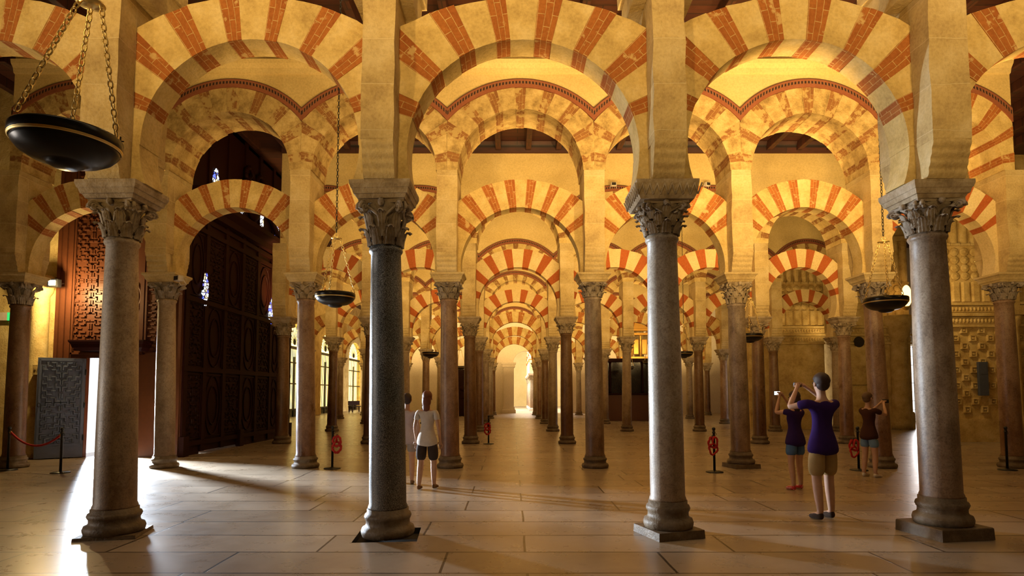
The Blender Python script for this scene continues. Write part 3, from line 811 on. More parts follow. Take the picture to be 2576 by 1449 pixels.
    # small star-edged stained panes high in the side wall
    for (y, z) in ((9.22, 4.35), (13.67, 4.36), (9.62, 7.35), (11.2, 7.3), (12.7, 7.25), (14.0, 7.15)):
        mb = MB(); pl = []
        for q in range(24):
            a = 2 * pi * q / 24; rr = 1 if q % 3 else .8
            pl.append((y - oy + .15 * rr * cos(a) * (1 - .25 * abs(sin(a))), z + .46 * rr * sin(a)))
        mb.prism(pl, 'x', VX1 - .02 - ox, VX1 + .055 - ox); weld(mb.build('stained_pane', M['stained'], t))
    # door leaf swung open towards the room
    hx, hy = DX0 + .02, VY0 - .04; ang = atan2(-(VY0 - 7.72), -.76)   # direction from the hinge
    e = bpy.data.objects.new('door_leaf', None); COL.objects.link(e); e.parent = t; e.location = L(hx, hy, 0); e.rotation_euler = (0, 0, ang)
    e['label'] = 'open blue-grey door leaf with stepped fretwork'
    W, Hh = .95, 2.42
    mb = MB(); mb.box((W / 2, 0, Hh / 2 + .02), (W, .07, Hh)); mb.build('board', M['doorwood'], e)
    mb = MB(); P = lambda u, v, d: (W / 2 + u, .035 + d, 1.36 + v)
    stairs(W / 2 - .09, .98, .085, .045, .04, P, mb, 20, (4,)); frame(mb, P, W / 2 - .03, 1.04, .035, .022)
    P2 = lambda u, v, d: (W / 2 + u, .035 + d, .17 + v)
    frame(mb, P2, W / 2 - .02, .14, .02, .01)
    mb.build('fretwork', M['doorwood'], e)
    mb = MB()
    for z in (.5, 1.3, 2.1): mb.tube([(0, .05, z - .07), (0, .05, z + .07)], .018, 8)
    mb.build('hinge', M['iron'], e)
    mb = MB(); mb.tube([(W - .06 + .03 * cos(a * pi / 8), .07, 1.3 + .045 * sin(a * pi / 8)) for a in range(16)], .008, 6, closed=True); mb.build('ring_handle', M['iron'], e)
    # inner lining so that the daylight comes only through the doorway
    mb = MB(); bx(mb, VX0, VX0 + .1, VY0 + .12, VY1, 0, VH); bx(mb, VX0, VX1, VY1 - .1, VY1, 0, VH); bx(mb, VX0, VX1, VY0, VY1, VH - .1, VH)
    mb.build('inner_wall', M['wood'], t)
make_vestibule()
struct(box_obj('exterior_daylight', M['daylight'], -11.48, -11.44, 8.4, 11.4, 0, 2.7))
mb = MB()
for (x0, x1, y0, y1, z0, z1) in ((FX0, VX0, 8.35, 8.7, 0, CEIL), (FX0, FX0 + .3, FY0, 8.7, 0, CEIL)): mb.box(((x0 + x1) / 2, (y0 + y1) / 2, (z0 + z1) / 2), (x1 - x0, y1 - y0, z1 - z0))
struct(mb.build('wall_left', M['stone']))
mb = MB(); mb.lathe([(.26, 0), (.26, .25), (.21, .3), (.2, 4.0), (.26, 4.1), (.3, 4.3), (.3, 4.5)], 24)
tag(mb.build('half_column', M['stone'], None, (-11.93, 8.15, 0)), 'stone half column under the floodlight, beside the carved wooden vestibule', 'column')
# floodlight
t = thing('floodlight', 'small glaring wall floodlight above the half column by the vestibule', 'floodlight', (-11.3, 7.75, 4.25))
mb = MB(); mb.rbox((0, 0, 0), (.26, .14, .2), .015); mb.build('housing', M['iron'], t)
mb = MB(); mb.box((0, -.078, 0), (.15, .02, .12)); mb.build('lamp_glass', M['bulb'], t)
mb = MB(); mb.tube([(0, .06, 0), (0, .3, .05), (-.25, .42, .05)], .02, 6); mb.build('bracket', M['iron'], t)
t = thing('exit_sign', 'small green and white lit exit sign on the wall by the dark column', 'sign', (-12.75, 8.25, 3.5))
mb = MB(); mb.box((.08, 0, 0), (.26, .06, .2)); mb.build('green_panel', M['exit'], t)
mb = MB(); mb.box((-.14, 0, 0), (.18, .06, .2)); mb.build('white_panel', M['white'], t)
mb = MB(); mb.rbox((0, 0, 0), (.3, .16, .26), .015)
for i in range(3): mb.box((-.08 + i * .08, -.085, .03), (.04, .015, .07))
tag(mb.build('switch_box', M['stone'], None, (-11.62, 7.88, 2.15)), 'small stone-coloured switch box beside the open door leaf', 'switch box')

# ------------------------------------------------------------------ grilled chapel windows along the far side wall
mb = MB(); WX = -14.6; wins = [(33.9, 1.5), (40.7, 1.5), (49.2, 2.1)]
y = VY1 - .2; H1 = 6.2
edges = [15.4]
for (cy, hw) in wins:
    mb.box((WX - .2, (edges[-1] + cy - hw) / 2, CEIL / 2), (.4, cy - hw - edges[-1], CEIL)); edges.append(cy + hw)
    n = 14
    P = [(cy + hw * cos(pi - pi * i / n), 4.8 + (H1 - 4.8) * sin(pi * i / n)) for i in range(n + 1)]
    mb.prism(P + [(cy + hw, CEIL), (cy - hw, CEIL)], 'x', WX - .4, WX)
mb.box((WX - .2, (edges[-1] + FY1) / 2, CEIL / 2), (.4, FY1 - edges[-1], CEIL))
mb.box(((WX + VX0) / 2 - .0, 15.5, CEIL / 2), (VX0 - WX + .4, .2, CEIL))
struct(weld(mb.build('wall_chapels', M['stone'])))
for i, (cy, hw) in enumerate(wins):
    n = 14
    P = [(cy - hw, .5)] + [(cy + hw * cos(pi - pi * k / n), 4.8 + (H1 - 4.8) * sin(pi * k / n)) for k in range(n + 1)] + [(cy + hw, .5)]
    mb = MB(); mb.prism(P, 'x', WX - .38, WX - .34); w = struct(mb.build('window_%d' % (i + 1), M['amberglass']))
    mb = MB()
    for k in range(-6, 7):
        yy = cy + hw * k / 6.5; mb.tube([(WX - .15, yy, 0), (WX - .15, yy, 4.6)], .022, 5)
    for z in (.5, 2.2, 3.6, 4.6): mb.box((WX - .15, cy, z), (.05, 2 * hw, .09 if z < 4 else .2))
    for k in range(1, 12):
        a = pi * k / 12; mb.tube([(WX - .15, cy, 4.8), (WX - .15, cy + hw * .98 * cos(a), 4.8 + (H1 - 4.8) * .98 * sin(a))], .02, 5)
    mb.box((WX - .15, cy, 2.0), (.08, .12, 4.0))
    g = mb.build('grille', M['iron'], w); g['kind'] = 'structure'
box_obj('baseboard_chapels', M['stone'], WX, WX + .12, 36, 39, 0, .5)
def bench(x, y, rz, lab):
    t = thing('bench', lab, 'bench', (x, y, 0), None, rz)
    mb = MB(); mb.rbox((0, 0, .45), (1.8, .4, .06), .01); mb.build('seat', M['wood'], t)
    mb = MB(); mb.rbox((0, .18, .75), (1.8, .05, .35), .01); mb.build('backrest', M['wood'], t)
    for sx in (-.8, .8):
        for sy in (-.15, .15):
            mb = MB(); mb.rbox((sx, sy, .22), (.07, .07, .44), .008); mb.build('leg', M['wood'], t)
bench(-13.2, 44.2, 1.3, 'dark wooden bench below the chapel grille far down the aisle')
# stone screen with pilaster, open to the bright nave beyond
mb = MB(); Y7 = 41.5; X0, X1, zs, R7 = -.05, 1.75, 4.0, .9; cx = (X0 + X1) / 2; n = 20
P = [(cx + R7 * cos(pi * k / n), zs + R7 * sin(pi * k / n)) for k in range(n + 1)]
mb.prism([(-12.0, 0), (X0, 0)] + [(X0, zs)] + P[::-1][1:] + [(X1, zs), (X1, 0), (3.4, 0), (3.4, CEIL), (-12, CEIL)][0:], 'y', Y7, Y7 + .5)
mb.box((12.7, Y7 + .25, CEIL / 2), (16.4, .5, CEIL)); mb.box((3.95, Y7 + .25, 7.2), (1.2, .5, 4.6))
struct(weld(mb.build('wall_screen', M['white'])))
t = thing('stone_pilaster', 'pale stone pilaster with stepped base beside the bright archway at the aisle end', 'pilaster', (-.42, Y7 - .1, 0))
mb = MB(); mb.stack([(0, .55, .35), (.25, .55, .35), (.3, .48, .3), (.5, .45, .28)]); mb.build('base', M['white'], t)
mb = MB(); mb.stack([(.5, .40, .25), (3.55, .40, .25)]); mb.box((0, -.26, 2.0), (.5, .04, 2.4)); mb.build('shaft', M['white'], t)
mb = MB(); mb.stack([(3.55, .42, .27), (3.62, .5, .33), (3.8, .5, .33), (3.85, .56, .38), (3.98, .58, .4)]); mb.build('capital', M['white'], t)
# the nave beyond the archway
for i, yy in enumerate((47.5, 51.5, 55.5, 59.5)):
    t = thing('column', ['grey', 'second grey', 'third grey', 'last grey'][i] + ' column of the bright arcade seen through the far archway', 'column', (1.62, yy, 0), 'columns beyond the archway')
    base_mb(.2, .25).build('base', M['white'], t); shaft_mb(.24, 2.75, .2, .17).build('shaft', M['greymarble'], t)
    c = place('capital', CAPM[0][0], t, (0, 0, 2.75)); c.scale = (.95, .95, .9)
    mb = MB(); mb.stack([(3.15, .3), (3.25, .36), (3.35, .36)]); mb.build('impost', M['white'], t)
    if i < 3:
        mats = [M['paint'], M['redpaint']]
        mb = arch_mesh(2.0, 4.3 - 3.35, 1.65, 2.6, -.5, 0, 1.9, .22, 8, .12, .45, mats)
        o = mb.build('horseshoe_arch', mats, None, (1.62, yy + 2.0, 3.35)); o.rotation_euler = (0, 0, pi / 2)
        tag(o, ['first', 'second', 'third'][i] + ' red and white arch of the bright arcade through the far archway', 'arch', 'arches beyond the archway')

# ------------------------------------------------------------------ carved stone choir walls
def carved_wall(name, x0, x1, y, top=CEIL, checker=True, side=1):
    mb = MB(); w = x1 - x0
    mb.box(((x0 + x1) / 2, y + .4, top / 2), (w, .8, top))
    mb.box(((x0 + x1) / 2, y - .04, .35), (w + .06, .12, .7)); mb.box(((x0 + x1) / 2, y - .02, .72), (w + .04, .1, .06))
    zt = 3.75
    if checker:
        n = max(3, int(w / .26)); c = w / n; m = int((zt - .85) / .26)
        for i in range(n):
            for j in range(m):
                if (i + j) % 2:
                    cx, cz = x0 + c * (i + .5), .92 + (j + .5) * .26
                    mb.stack([(0, .115), (.075, .095), (.075, .07), (.02, .06), (.02, .04), (.07, .03)], 0, cap=True)
                    k = 24; vs = mb.v[-k:]; mb.v[-k:] = [(cx + a, y - b2, cz + b) for a, b, b2 in vs]
    for (z, h, d) in ((zt, .08, .12), (zt + .12, .22, .05), (zt + .36, .10, .16), (zt + .5, .2, .06), (zt + .72, .08, .14)): mb.box(((x0 + x1) / 2, y - d / 2, z + h / 2), (w, d, h))
    for q in range(int(w / .12)):      # leaf frieze
        mb.sphere((x0 + .06 + q * .12, y - .06, zt + .22), (.045, .04, .08), 6, 5); mb.sphere((x0 + .06 + q * .12, y - .07, zt + .6), (.04, .04, .07), 6, 5)
    n = max(3, int(w / .32)); c = w / n
    for i in range(n):
        cx = x0 + c * (i + .5)
        mb.prism([(cx - c * .4, y - .002), (cx - c * .28, y - .07), (cx + c * .28, y - .07), (cx + c * .4, y - .002)], 'z', zt + .85, 5.25)
        for j in range(4): mb.lathe([(c * .42, 0), (c * .44, .03), (c * .34, .06), (c * .22, .05), (c * .1, .09)], 12); k = 60; mb.v[-k:] = [(cx + a, y - b2, 5.45 + j * .27 + b) for a, b, b2 in mb.v[-k:]]
        mb.lathe([(c * .36, 6.55), (c * .36, 8.3), (c * .42, 8.4)], 10, (cx, y, 0))
        mb.box((cx, y - .05, 6.5), (c * .9, .12, .08))
    mb.box(((x0 + x1) / 2, y - .08, 8.5), (w, .2, .2))
    return struct(mb.build(name, M['stone']))
carved_wall('wall_right', 13.7, 16.0, 13.1)
carved_wall('wall_right', 16.25, 19.5, 12.9)
mb = MB()
mb.box((16.1, 13.0, 2.0), (.34, .5, 4.0)); mb.lathe([(.2, .0), (.2, .8), (.16, .9), (.15, 3.7), (.22, 3.9), (.24, 4.1)], 20, (16.1, 12.75, 0)); mb.box((16.1, 12.9, 4.25), (.6, .8, .3)); mb.box((16.1, 13.0, 6.9), (.5, .5, 5.0))
struct(mb.build('trim_3', M['stone']))
box_obj('wall_right', M['stone'], 19.4, 19.9, -14, 13.7, 0, CEIL)
mb = MB(); mb.rbox((0, 0, 0), (.3, .1, 1.1), .01); mb.box((0, -.05, .3), (.2, .02, .3)); tag(mb.build('notice_board', M['doorwood'], None, (15.2, 12.98, 2.05)), 'narrow grey notice board fixed to the checkered carved wall', 'notice board')
carved_wall('wall_choir', 10.4, 13.75, 20.2, checker=False)
carved_wall('wall_choir', 14.15, 17.6, 20.2, checker=False)
box_obj('wall_choir', M['stone'], 13.74, 14.16, 20.3, 20.7, 4.2, CEIL)
mb = MB(); mb.lathe([(.42, 0), (.42, .4), (.36, .5), (.34, 3.9), (.42, 4.1), (.5, 4.5), (.6, 4.6), (.6, 5.0)], 28)
tag(mb.build('half_column', M['stone'], None, (17.0, 20.1, 0)), 'thick stone half column on the choir wall behind the big mottled column', 'column')
mb = MB(); mb.rbox((0, 0, 0), (.62, .06, 1.6), .01); mb.build('x', M['stone']); bpy.data.objects.remove(bpy.data.objects['x'])
t = thing('wall_tablet', 'carved memorial tablet with dark round boss on the choir wall', 'tablet', (15.25, 20.12, 3.3))
mb = MB(); mb.rbox((0, 0, -.5), (.75, .06, 1.7), .01)
for i in range(7): mb.box((0, -.035, -.45 - i * .11), (.5, .012, .035))
mb.build('slab', M['stone'], t)
mb = MB(); mb.sphere((0, -.03, .55), (.24, .06, .24), 20, 10); mb.build('boss', M['dark'], t)
box_obj('wall_far_right', M['white'], 17.6, 26, 26, 26.3, 0, CEIL)
# tall bright windows at the side
for i, (x0, x1, y) in enumerate(((13.5, 15.2, 21.3), (20.5, 22.0, 25.9))):
    mb = MB(); mb.box(((x0 + x1) / 2, y, 2.1), (x1 - x0, .05, 4.0)); w = struct(mb.build('window_%d' % (i + 4), M['softday']))
    mb = MB()
    for k in range(6): mb.tube([(x0 + (x1 - x0) * k / 5, y - .06, .05), (x0 + (x1 - x0) * k / 5, y - .06, 4.1)], .012, 5)
    for k in range(9): mb.box(((x0 + x1) / 2, y - .06, .2 + k * .48), (x1 - x0, .02, .02))
    g = mb.build('grille', M['iron'], w); g['kind'] = 'structure'

# ------------------------------------------------------------------ wooden choir screen with gilded altarpiece
t = thing('choir_screen', 'dark wooden screen with glazed upper half between the far columns', 'screen', (6.4, 28.2, 0))
mb = MB(); mb.rbox((0, 0, .75), (3.9, .3, 1.5), .02); mb.build('base_panel', M['woodlit'], t)
mb = MB(); mb.rbox((0, -.05, 1.53), (4.0, .5, .1), .02); mb.build('ledge', M['wood'], t)
mb = MB(); mb.box((0, .05, 2.5), (3.8, .06, 1.9)); mb.build('glazing', plain('dark_glass', (.015, .01, .008), .1), t)
for i in range(5):
    mb = MB(); mb.lathe([(.09, 1.58), (.06, 1.7), (.05, 3.2), (.09, 3.35)], 14, (-1.85 + i * .925, -.05, 0)); mb.build('post', M['wood'], t)
mb = MB(); mb.rbox((0, 0, 3.46), (4.0, .5, .2), .03); mb.build('top_rail', M['wood'], t)
t = thing('gilded_altarpiece', 'gilded altarpiece rising behind the dark wooden screen', 'altarpiece', (7.4, 29.2, 0))
mb = MB(); mb.rbox((0, 0, 1.8), (2.4, .5, 3.6), .02); mb.build('base', M['wood'], t)
mb = MB()
for i in range(5): mb.lathe([(.1, 3.6), (.07, 3.7), (.06, 4.9), (.11, 5.0)], 12, (-1.0 + .5 * i, -.3, 0))
for z in (3.65, 5.05, 5.3): mb.box((0, -.15, z), (2.4, .5, .12))
for i in range(4): mb.rbox((-.75 + .5 * i, -.2, 4.3), (.32, .1, .9), .03)
n = 12; mb.prism([(-1.2, 5.35), (1.2, 5.35)] + [(1.0 * cos(pi * k / n), 5.4 + .9 * sin(pi * k / n)) for k in range(n + 1)], 'y', -.35, .1)
mb.build('reredos', M['gold'], t)
t = thing('wooden_altar', 'dark wooden altar against the screen wall far down the aisle', 'altar', (-3.55, 35.2, 0))
mb = MB(); mb.rbox((0, 0, .6), (1.1, .6, 1.2), .02); mb.build('chest', M['wood'], t)
mb = MB(); mb.rbox((0, .15, 2.2), (1.1, .2, 2.0), .03); mb.sphere((0, -.02, 1.9), (.2, .08, .2), 12, 8); mb.build('altar_panel', M['wood'], t)

# ------------------------------------------------------------------ hanging oil lamps
def link_mesh(n_links, pitch, wl, rw, horizontal=True):
    mb = MB()
    for i in range(n_links):
        z = -i * pitch; pts = []
        for q in range(10):
            a = 2 * pi * q / 10; u = wl * cos(a); v = pitch * .62 * sin(a)
            pts.append((u, 0, z + v) if i % 2 else (0, u, z + v))
        mb.tube(pts, rw, 5, closed=True)
    return mb
LAMPR = .32
b_ = MB(); b_.lathe([(.0, -.03), (.2, -.04), (.30, -.01), (LAMPR, .012), (LAMPR + .008, .0), (LAMPR + .008, -.05), (LAMPR - .01, -.075), (LAMPR - .01, -.082), (.305, -.095), (.27, -.135), (.21, -.17), (.14, -.188), (.115, -.192), (.11, -.205), (.07, -.226), (0, -.23)], 48, cap=False)
BOWL = b_.mesh('bowl', M['bronze'])
b_ = MB(); b_.lathe([(LAMPR - .004, -.075), (LAMPR + .004, -.07), (LAMPR + .004, -.062), (LAMPR + .006, -.058)], 48, cap=False); RING = b_.mesh('rim_band', M['brass'])
b_ = MB(); b_.lathe([(0, .02), (.03, .02), (.085, .0), (.09, -.012), (.02, -.03), (0, -.03)], 24, cap=False); b_.tube([(.03 * cos(a * pi / 5), 0, .045 + .03 * sin(a * pi / 5)) for a in range(10)], .006, 5, closed=True); DISC = b_.mesh('top_disc', M['brass'])
b_ = MB(); b_.box((0, 0, .045), (.007, .007, .10)); b_.box((0, 0, .06), (.05, .007, .007)); CROSS = b_.mesh('cross', M['iron'])
CL = sqrt((LAMPR - .07) ** 2 + .93 ** 2); NL = 19
CHAIN = link_mesh(NL, CL / NL, .017, .0058).mesh('chain', M['brass'])
CHAINS = {}
LAMPS = [(-3.21, -2.9, 3.345, 'big dark bronze oil lamp hanging close by, above the entrance column'), (-3.12, 3.15, 3.24, 'dark bronze oil lamp hanging beside the dark granite column'), (5.95, 2.95, 3.13, 'dark bronze oil lamp hanging beside the mottled grey marble column'),
         (-3.32, 16.6, 3.15, 'small oil lamp hanging above the white-shirted visitors'), (6.2, 9.3, 3.15, 'oil lamp half hidden behind the second-row column on the carved wall side'),
         (6.2, 15.6, 3.1, 'oil lamp peeping out beside the pale grey marble front column'), (6.35, 21.9, 3.1, 'oil lamp hanging before the wooden choir screen'), (6.1, 28.2 - 2.2, 3.0, 'oil lamp glimmering deep in the choir aisle, past the wooden screen posts'),
         (-3.15, 28.0, 3.1, 'tiny oil lamp far down the aisle on the vestibule side')]
for i, (x, y, z, lab) in enumerate(LAMPS):
    t = thing('hanging_lamp', lab, 'lamp', (x, y, z), 'hanging oil lamps')
    place('bowl', BOWL, t); place('rim_band', RING, t)
    place('cross', CROSS, t, (LAMPR * cos(.9), LAMPR * sin(.9), .01))
    ox = .10 if i == 0 else 0
    d = place('top_disc', DISC, t, (ox, 0, .95))
    for q in range(3):
        a = 2 * pi * q / 3 + .10
        c = place('chain', CHAIN, t, (ox + .07 * cos(a), .07 * sin(a), .93))
        dirv = Vector((LAMPR * cos(a), LAMPR * sin(a), .01)) - c.location
        c.rotation_mode = 'QUATERNION'; c.rotation_quaternion = Vector((0, 0, -1)).rotation_difference(dirv)
    n = int((CEIL - z - 1.02) / .055)
    if n not in CHAINS: CHAINS[n] = link_mesh(n, .055, .015, .0055).mesh('hanging_chain', M['iron'])
    place('hanging_chain', CHAINS[n], t, (ox, 0, CEIL - z - .02))
    if i == 0:
        t.rotation_euler = (0, .02, 0); t.children[-1].rotation_euler = (0, -.02, 0)

# ------------------------------------------------------------------ rope barriers
b_ = MB(); b_.lathe([(0, 0), (.17, 0), (.175, .008), (.16, .02), (.05, .03), (.03, .04), (0, .04)], 32, cap=False); PBASE = b_.mesh('base', M['post'])
b_ = MB(); b_.lathe([(.024, .03), (.024, .78), (.034, .785), (.034, .80), (.022, .81), (.022, .83)], 20); PPOLE = b_.mesh('pole', M['post'])
b_ = MB(); b_.sphere((0, 0, .865), .036, 14, 10); b_.lathe([(.03, .822), (.03, .832)], 16); PFIN = b_.mesh('finial', M['post'])
b_ = MB(); b_.tube([(.034 + .02 * cos(a * pi / 5), 0, .76 + .02 * sin(a * pi / 5)) for a in range(10)], .005, 5, closed=True); PRING = b_.mesh('hook_ring', M['post'])
POSTS = [(-9.15, 5.3, 'black barrier post in front of the door, holding the near end of the red rope'), (-10.55, 5.72, 'black barrier post by the dark column, holding the far end of the red rope'),
         (-3.95, 6.0, 'black barrier post with coiled red rope beside the granite column'), (3.9, 5.42, 'black barrier post with coiled red rope between the two front marble columns'),
         (6.97, 5.72, 'black barrier post with coiled red rope behind the photographing woman'), (10.05, 5.75, 'bare black barrier post beside the last column on the carved wall side'),
         (-.9, 12.2, 'small distant barrier post with red rope in the central aisle')]
for (x, y, lab) in POSTS:
    t = thing('barrier_post', lab, 'barrier post', (x, y, 0), 'rope barrier posts')
    place('base', PBASE, t); place('pole', PPOLE, t); place('finial', PFIN, t); place('hook_ring', PRING, t)
a, b = Vector((POSTS[0][0] - .03, POSTS[0][1] + .03, .77)), Vector((POSTS[1][0] + .04, POSTS[1][1] - .02, .79))
t = thing('barrier_rope', 'red velvet rope hanging between two barrier posts in front of the open door', 'rope', tuple(a))
mb = MB(); mb.tube([(b - a) * (k / 24) + Vector((0, 0, -.26 * 4 * (k / 24) * (1 - k / 24))) for k in range(25)], .021, 8); mb.build('velvet_rope', M['rope'], t)
for p, q in ((Vector((0, 0, 0)), (b - a) * .02 + Vector((0, 0, -.03))), (b - a, (b - a) * .98 + Vector((0, 0, -.03)))):
    mb = MB(); mb.tube([p, q], .024, 8); mb.build('end_fitting', M['brass'], t)
def coil(x, y, z, lab, rs):
    t = thing('coiled_rope', lab, 'rope', (x, y, z), 'coiled red ropes')
    mb = MB(); pts = []
    for q in range(120):
        a = q / 120 * 2 * pi * rs; k = q / 120
        rad = .085 + .012 * sin(q * .9); cz = -.12 - .13 * (int(k * rs) % 2)
        pts.append((rad * sin(a) * 1.0, -.045 - .02 * cos(a * .5) - .012 * (q % 7) / 7, cz + rad * 1.25 * cos(a)))
    mb.tube([(0, -.03, .0), (.02, -.035, -.03)] + pts, .017, 7); mb.build('velvet_rope', M['rope'], t)
    mb = MB(); mb.tube([(0, -.025, .02), (0, -.03, -.02)], .02, 8); mb.build('end_fitting', M['post'], t)
coil(-3.84, 5.97, .70, 'coiled red rope hanging on the post beside the granite column', 4)
coil(3.86, 5.40, .72, 'coiled red rope hanging on the post between the front marble columns', 5)
coil(6.85, 5.70, .64, 'coiled red rope hanging on the post behind the photographing woman', 5)
coil(-.93, 12.17, .66, 'coiled red rope hanging on the distant post in the central aisle', 4)

# small projectors fixed to the masonry
def projector(x, y, z, lab, rz=0, tilt=0):
    t = thing('projector', lab, 'floodlight', (x, y, z), None, rz)
    mb = MB(); mb.rbox((0, -.02, 0), (.17, .12, .12), .02); mb.build('housing', M['white'], t)
    mb = MB(); mb.box((0, -.082, 0), (.13, .008, .085)); mb.build('glass', M['dark'], t)
    mb = MB(); mb.tube([(-.095, 0, 0), (-.095, .1, -.12), (.095, .1, -.12), (.095, 0, 0)], .010, 5); mb.build('bracket', M['white'], t)
projector(3.02, 2 * D - .575, 8.12, 'small white projector on the third-row wall in the gap beside the pale grey marble column')
projector(5.95, 2 * D - .575, 8.12, 'small white projector on the third-row wall above the lamp aisle, carved wall side', .4)
projector(-7.25, D - .3, 4.02, 'small white projector beside the tan capital in front of the dark vestibule', -.5)
t = thing('wall_glow', 'glowing orange blob added as lit patch on choir wall beside the big mottled column', 'wall glow', (17.0, 19.4, 5.6))  # made-up fixture standing in for a bright lit patch on the wall
mb = MB(); mb.sphere((0, 0, .2), (.22, .12, .48), 16, 10); mb.build('glow_blob', M['glow'], t)
mb = MB(); mb.lathe([(.06, -.42), (.14, -.3), (.16, -.26)], 14); mb.tube([(0, .1, -.3), (0, .3, -.3)], .03, 6); mb.build('bracket', M['brass'], t)  # bracket invented along with the glowing blob
# ------------------------------------------------------------------ people
def skin_obj(name, chains, mat, parent, sub=2):
    """chains: lists of (pos, rx, ry[, id]); equal ids share one vertex"""
    bm = bmesh.new(); sl = bm.verts.layers.skin.verify(); ids = {}
    for ch in chains:
        prev = None; first = True
        for p in ch:
            pid = p[3] if len(p) > 3 else None
            if pid and pid in ids: v = ids[pid]
            else:
                v = bm.verts.new(p[0]); v[sl].radius = (p[1], p[2])
                if pid: ids[pid] = v
                if first and not (pid and pid != 'root' and 'root' in ids): v[sl].use_root = True
            if prev is not None and prev is not v: bm.edges.new((prev, v))
            prev = v; first = False
    me = bpy.data.meshes.new(name); bm.to_mesh(me); bm.free(); me.materials.append(mat)
    o = bpy.data.objects.new(name, me); COL.objects.link(o); o.parent = parent
    sk = o.modifiers.new('skin', 'SKIN'); sk.use_smooth_shade = True; sk.branch_smoothing = .4
    su = o.modifiers.new('sub', 'SUBSURF'); su.levels = sub; su.render_levels = sub
    return o
def cloth(name, c): return plain(name, c, .9, spec=.15)
def person(label, loc, rotz, height, el, wr, shirt, shorts, shoe, hair, longhair, hem=.56, sleeve=.6, look=0, step=.03, name='person', woman=True):
    t = thing(name, label, 'person', loc, 'visitors', rotz); k = height / 1.78; t.scale = (k, k, k)
    sw = .165 if woman else .19; hw = .098 if woman else .092
    pel, sp, che, nb = (0, 0, .95), (0, .01, 1.12), (0, 0, 1.30), (0, -.012, 1.455)
    sh = {s: Vector((s * sw, -.012, 1.41)) for s in (-1, 1)}
    elb = {s: Vector((s * el[0], el[1], el[2])) for s in (-1, 1)}; wri = {s: Vector((s * wr[0], wr[1], wr[2])) for s in (-1, 1)}
    if len(el) > 3: elb[-1] = Vector(el[3])
    if len(wr) > 3: wri[-1] = Vector(wr[3])
    hip = {s: Vector((s * hw, 0, .89)) for s in (-1, 1)}; kn = {s: Vector((s * (hw + .01), .02 + s * step * .5, .49)) for s in (-1, 1)}; an = {s: Vector((s * (hw + .015), -.02 + s * step, .085)) for s in (-1, 1)}
    Wp = .085 if woman else .08
    ch = [[(pel, .125, .095, 'root'), (sp, .105 if woman else .12, .082, 'sp'), (che, .135 if woman else .15, .095, 'ch'), (nb, .07, .06, 'nb'), ((0, .0, 1.52), .047, .05), ((0, .018, 1.585), .06, .072), ((0, .022, 1.655), .074, .09), ((0, .012, 1.73), .055, .07)]]
    for s in (-1, 1):
        hd = (wri[s] - elb[s]).normalized(); palm = wri[s] + hd * .055
        ch.append([(che, .1, .1, 'ch'), (sh[s], .052, .052), (sh[s].lerp(elb[s], .5), .044, .044), (elb[s], .036, .036), (elb[s].lerp(wri[s], .4), .036, .034), (wri[s], .024, .022), (palm, .034, .02), (palm + hd * .035, .034, .016)])
        ch.append([(pel, .1, .1, 'root'), (hip[s], Wp, Wp + .01), (hip[s].lerp(kn[s], .5), .076, .08), (kn[s], .056, .06), (kn[s].lerp(an[s], .35), .056, .062), (an[s], .037, .04), (an[s] + Vector((s * .006, .07, -.035)), .034, .028), (an[s] + Vector((s * .012, .15, -.05)), .03, .018)])
        side = hd.cross(Vector((0, 0, 1)));
        if side.length < .2: side = hd.cross(Vector((0, 1, 0)))
        side.normalize(); nrm = side.cross(hd).normalized()
        if nrm.z > 0: nrm = -nrm
        for q, L in enumerate((.068, .078, .072, .055)):
            b0 = palm + hd * .03 + side * (q - 1.5) * .018; b1 = b0 + hd * L * .45 + nrm * .008; b2 = b1 + hd * L * .3 + nrm * .022; b3 = b2 + hd * L * .18 + nrm * .025
            ch.append([(b0 - hd * .02, .0085, .0085), (b0, .009, .009), (b1, .0085, .0085), (b2, .008, .008), (b3, .007, .007)])
        tb = wri[s] + hd * .03 - side * .024 * 1; ch.append([(tb, .011, .011), (tb - side * .022 + hd * .022, .0105, .0105), (tb - side * .030 + hd * .052 + nrm * .012, .009, .009)])
    body = skin_obj('body', ch, M['skin'], t)
    # clothes
    sc = [[((0, 0, .76), .218, .165, 'root'), ((0, 0, .88), .212, .158), ((0, 0, 1.01), .168, .128), (sp, .125 if woman else .142, .10), (che, .152 if woman else .168, .112, 'ch'), ((0, -.01, 1.42), .105, .08), (nb, .076, .066)]]
    for s in (-1, 1): sc.append([(che, .1, .1, 'ch'), (sh[s], .066, .066), (sh[s].lerp(elb[s], sleeve), .058, .058)])
    skin_obj('shirt', sc, shirt, t)
    bc = [[((0, 0, 1.0), .11, .085), (pel, .130, .104, 'root')]]
    kz = {s: hip[s].lerp(kn[s], min(1.0, (0.89 - hem) / .4)) for s in (-1, 1)}
    for s in (-1, 1): bc.append([(pel, .1, .1, 'root'), (hip[s], Wp + .012, Wp + .022), (hip[s].lerp(kz[s], .6), .098, .105), (kz[s], .092, .10)])
    skin_obj('shorts', bc, shorts, t)
    for s in (-1, 1):
        a = an[s]; skin_obj('shoe', [[(a + Vector((0, -.035, -.03)), .036, .05), (a + Vector((0, .01, -.035)), .042, .05), (a + Vector((s * .008, .09, -.048)), .045, .036), (a + Vector((s * .014, .165, -.058)), .036, .026)]], shoe, t, 2)
    # head: hair, ears, face
    hm = MB(); hm.sphere((0, -.010, 1.69), (.090, .108, .105), 28, 18)
    if longhair:
        hm.sphere((0, -.055, 1.60), (.085, .062, .14), 16, 12); hm.sphere((0, -.06, 1.50), (.07, .045, .12), 16, 12)
    else: hm.sphere((0, -.03, 1.645), (.08, .078, .085), 16, 10)
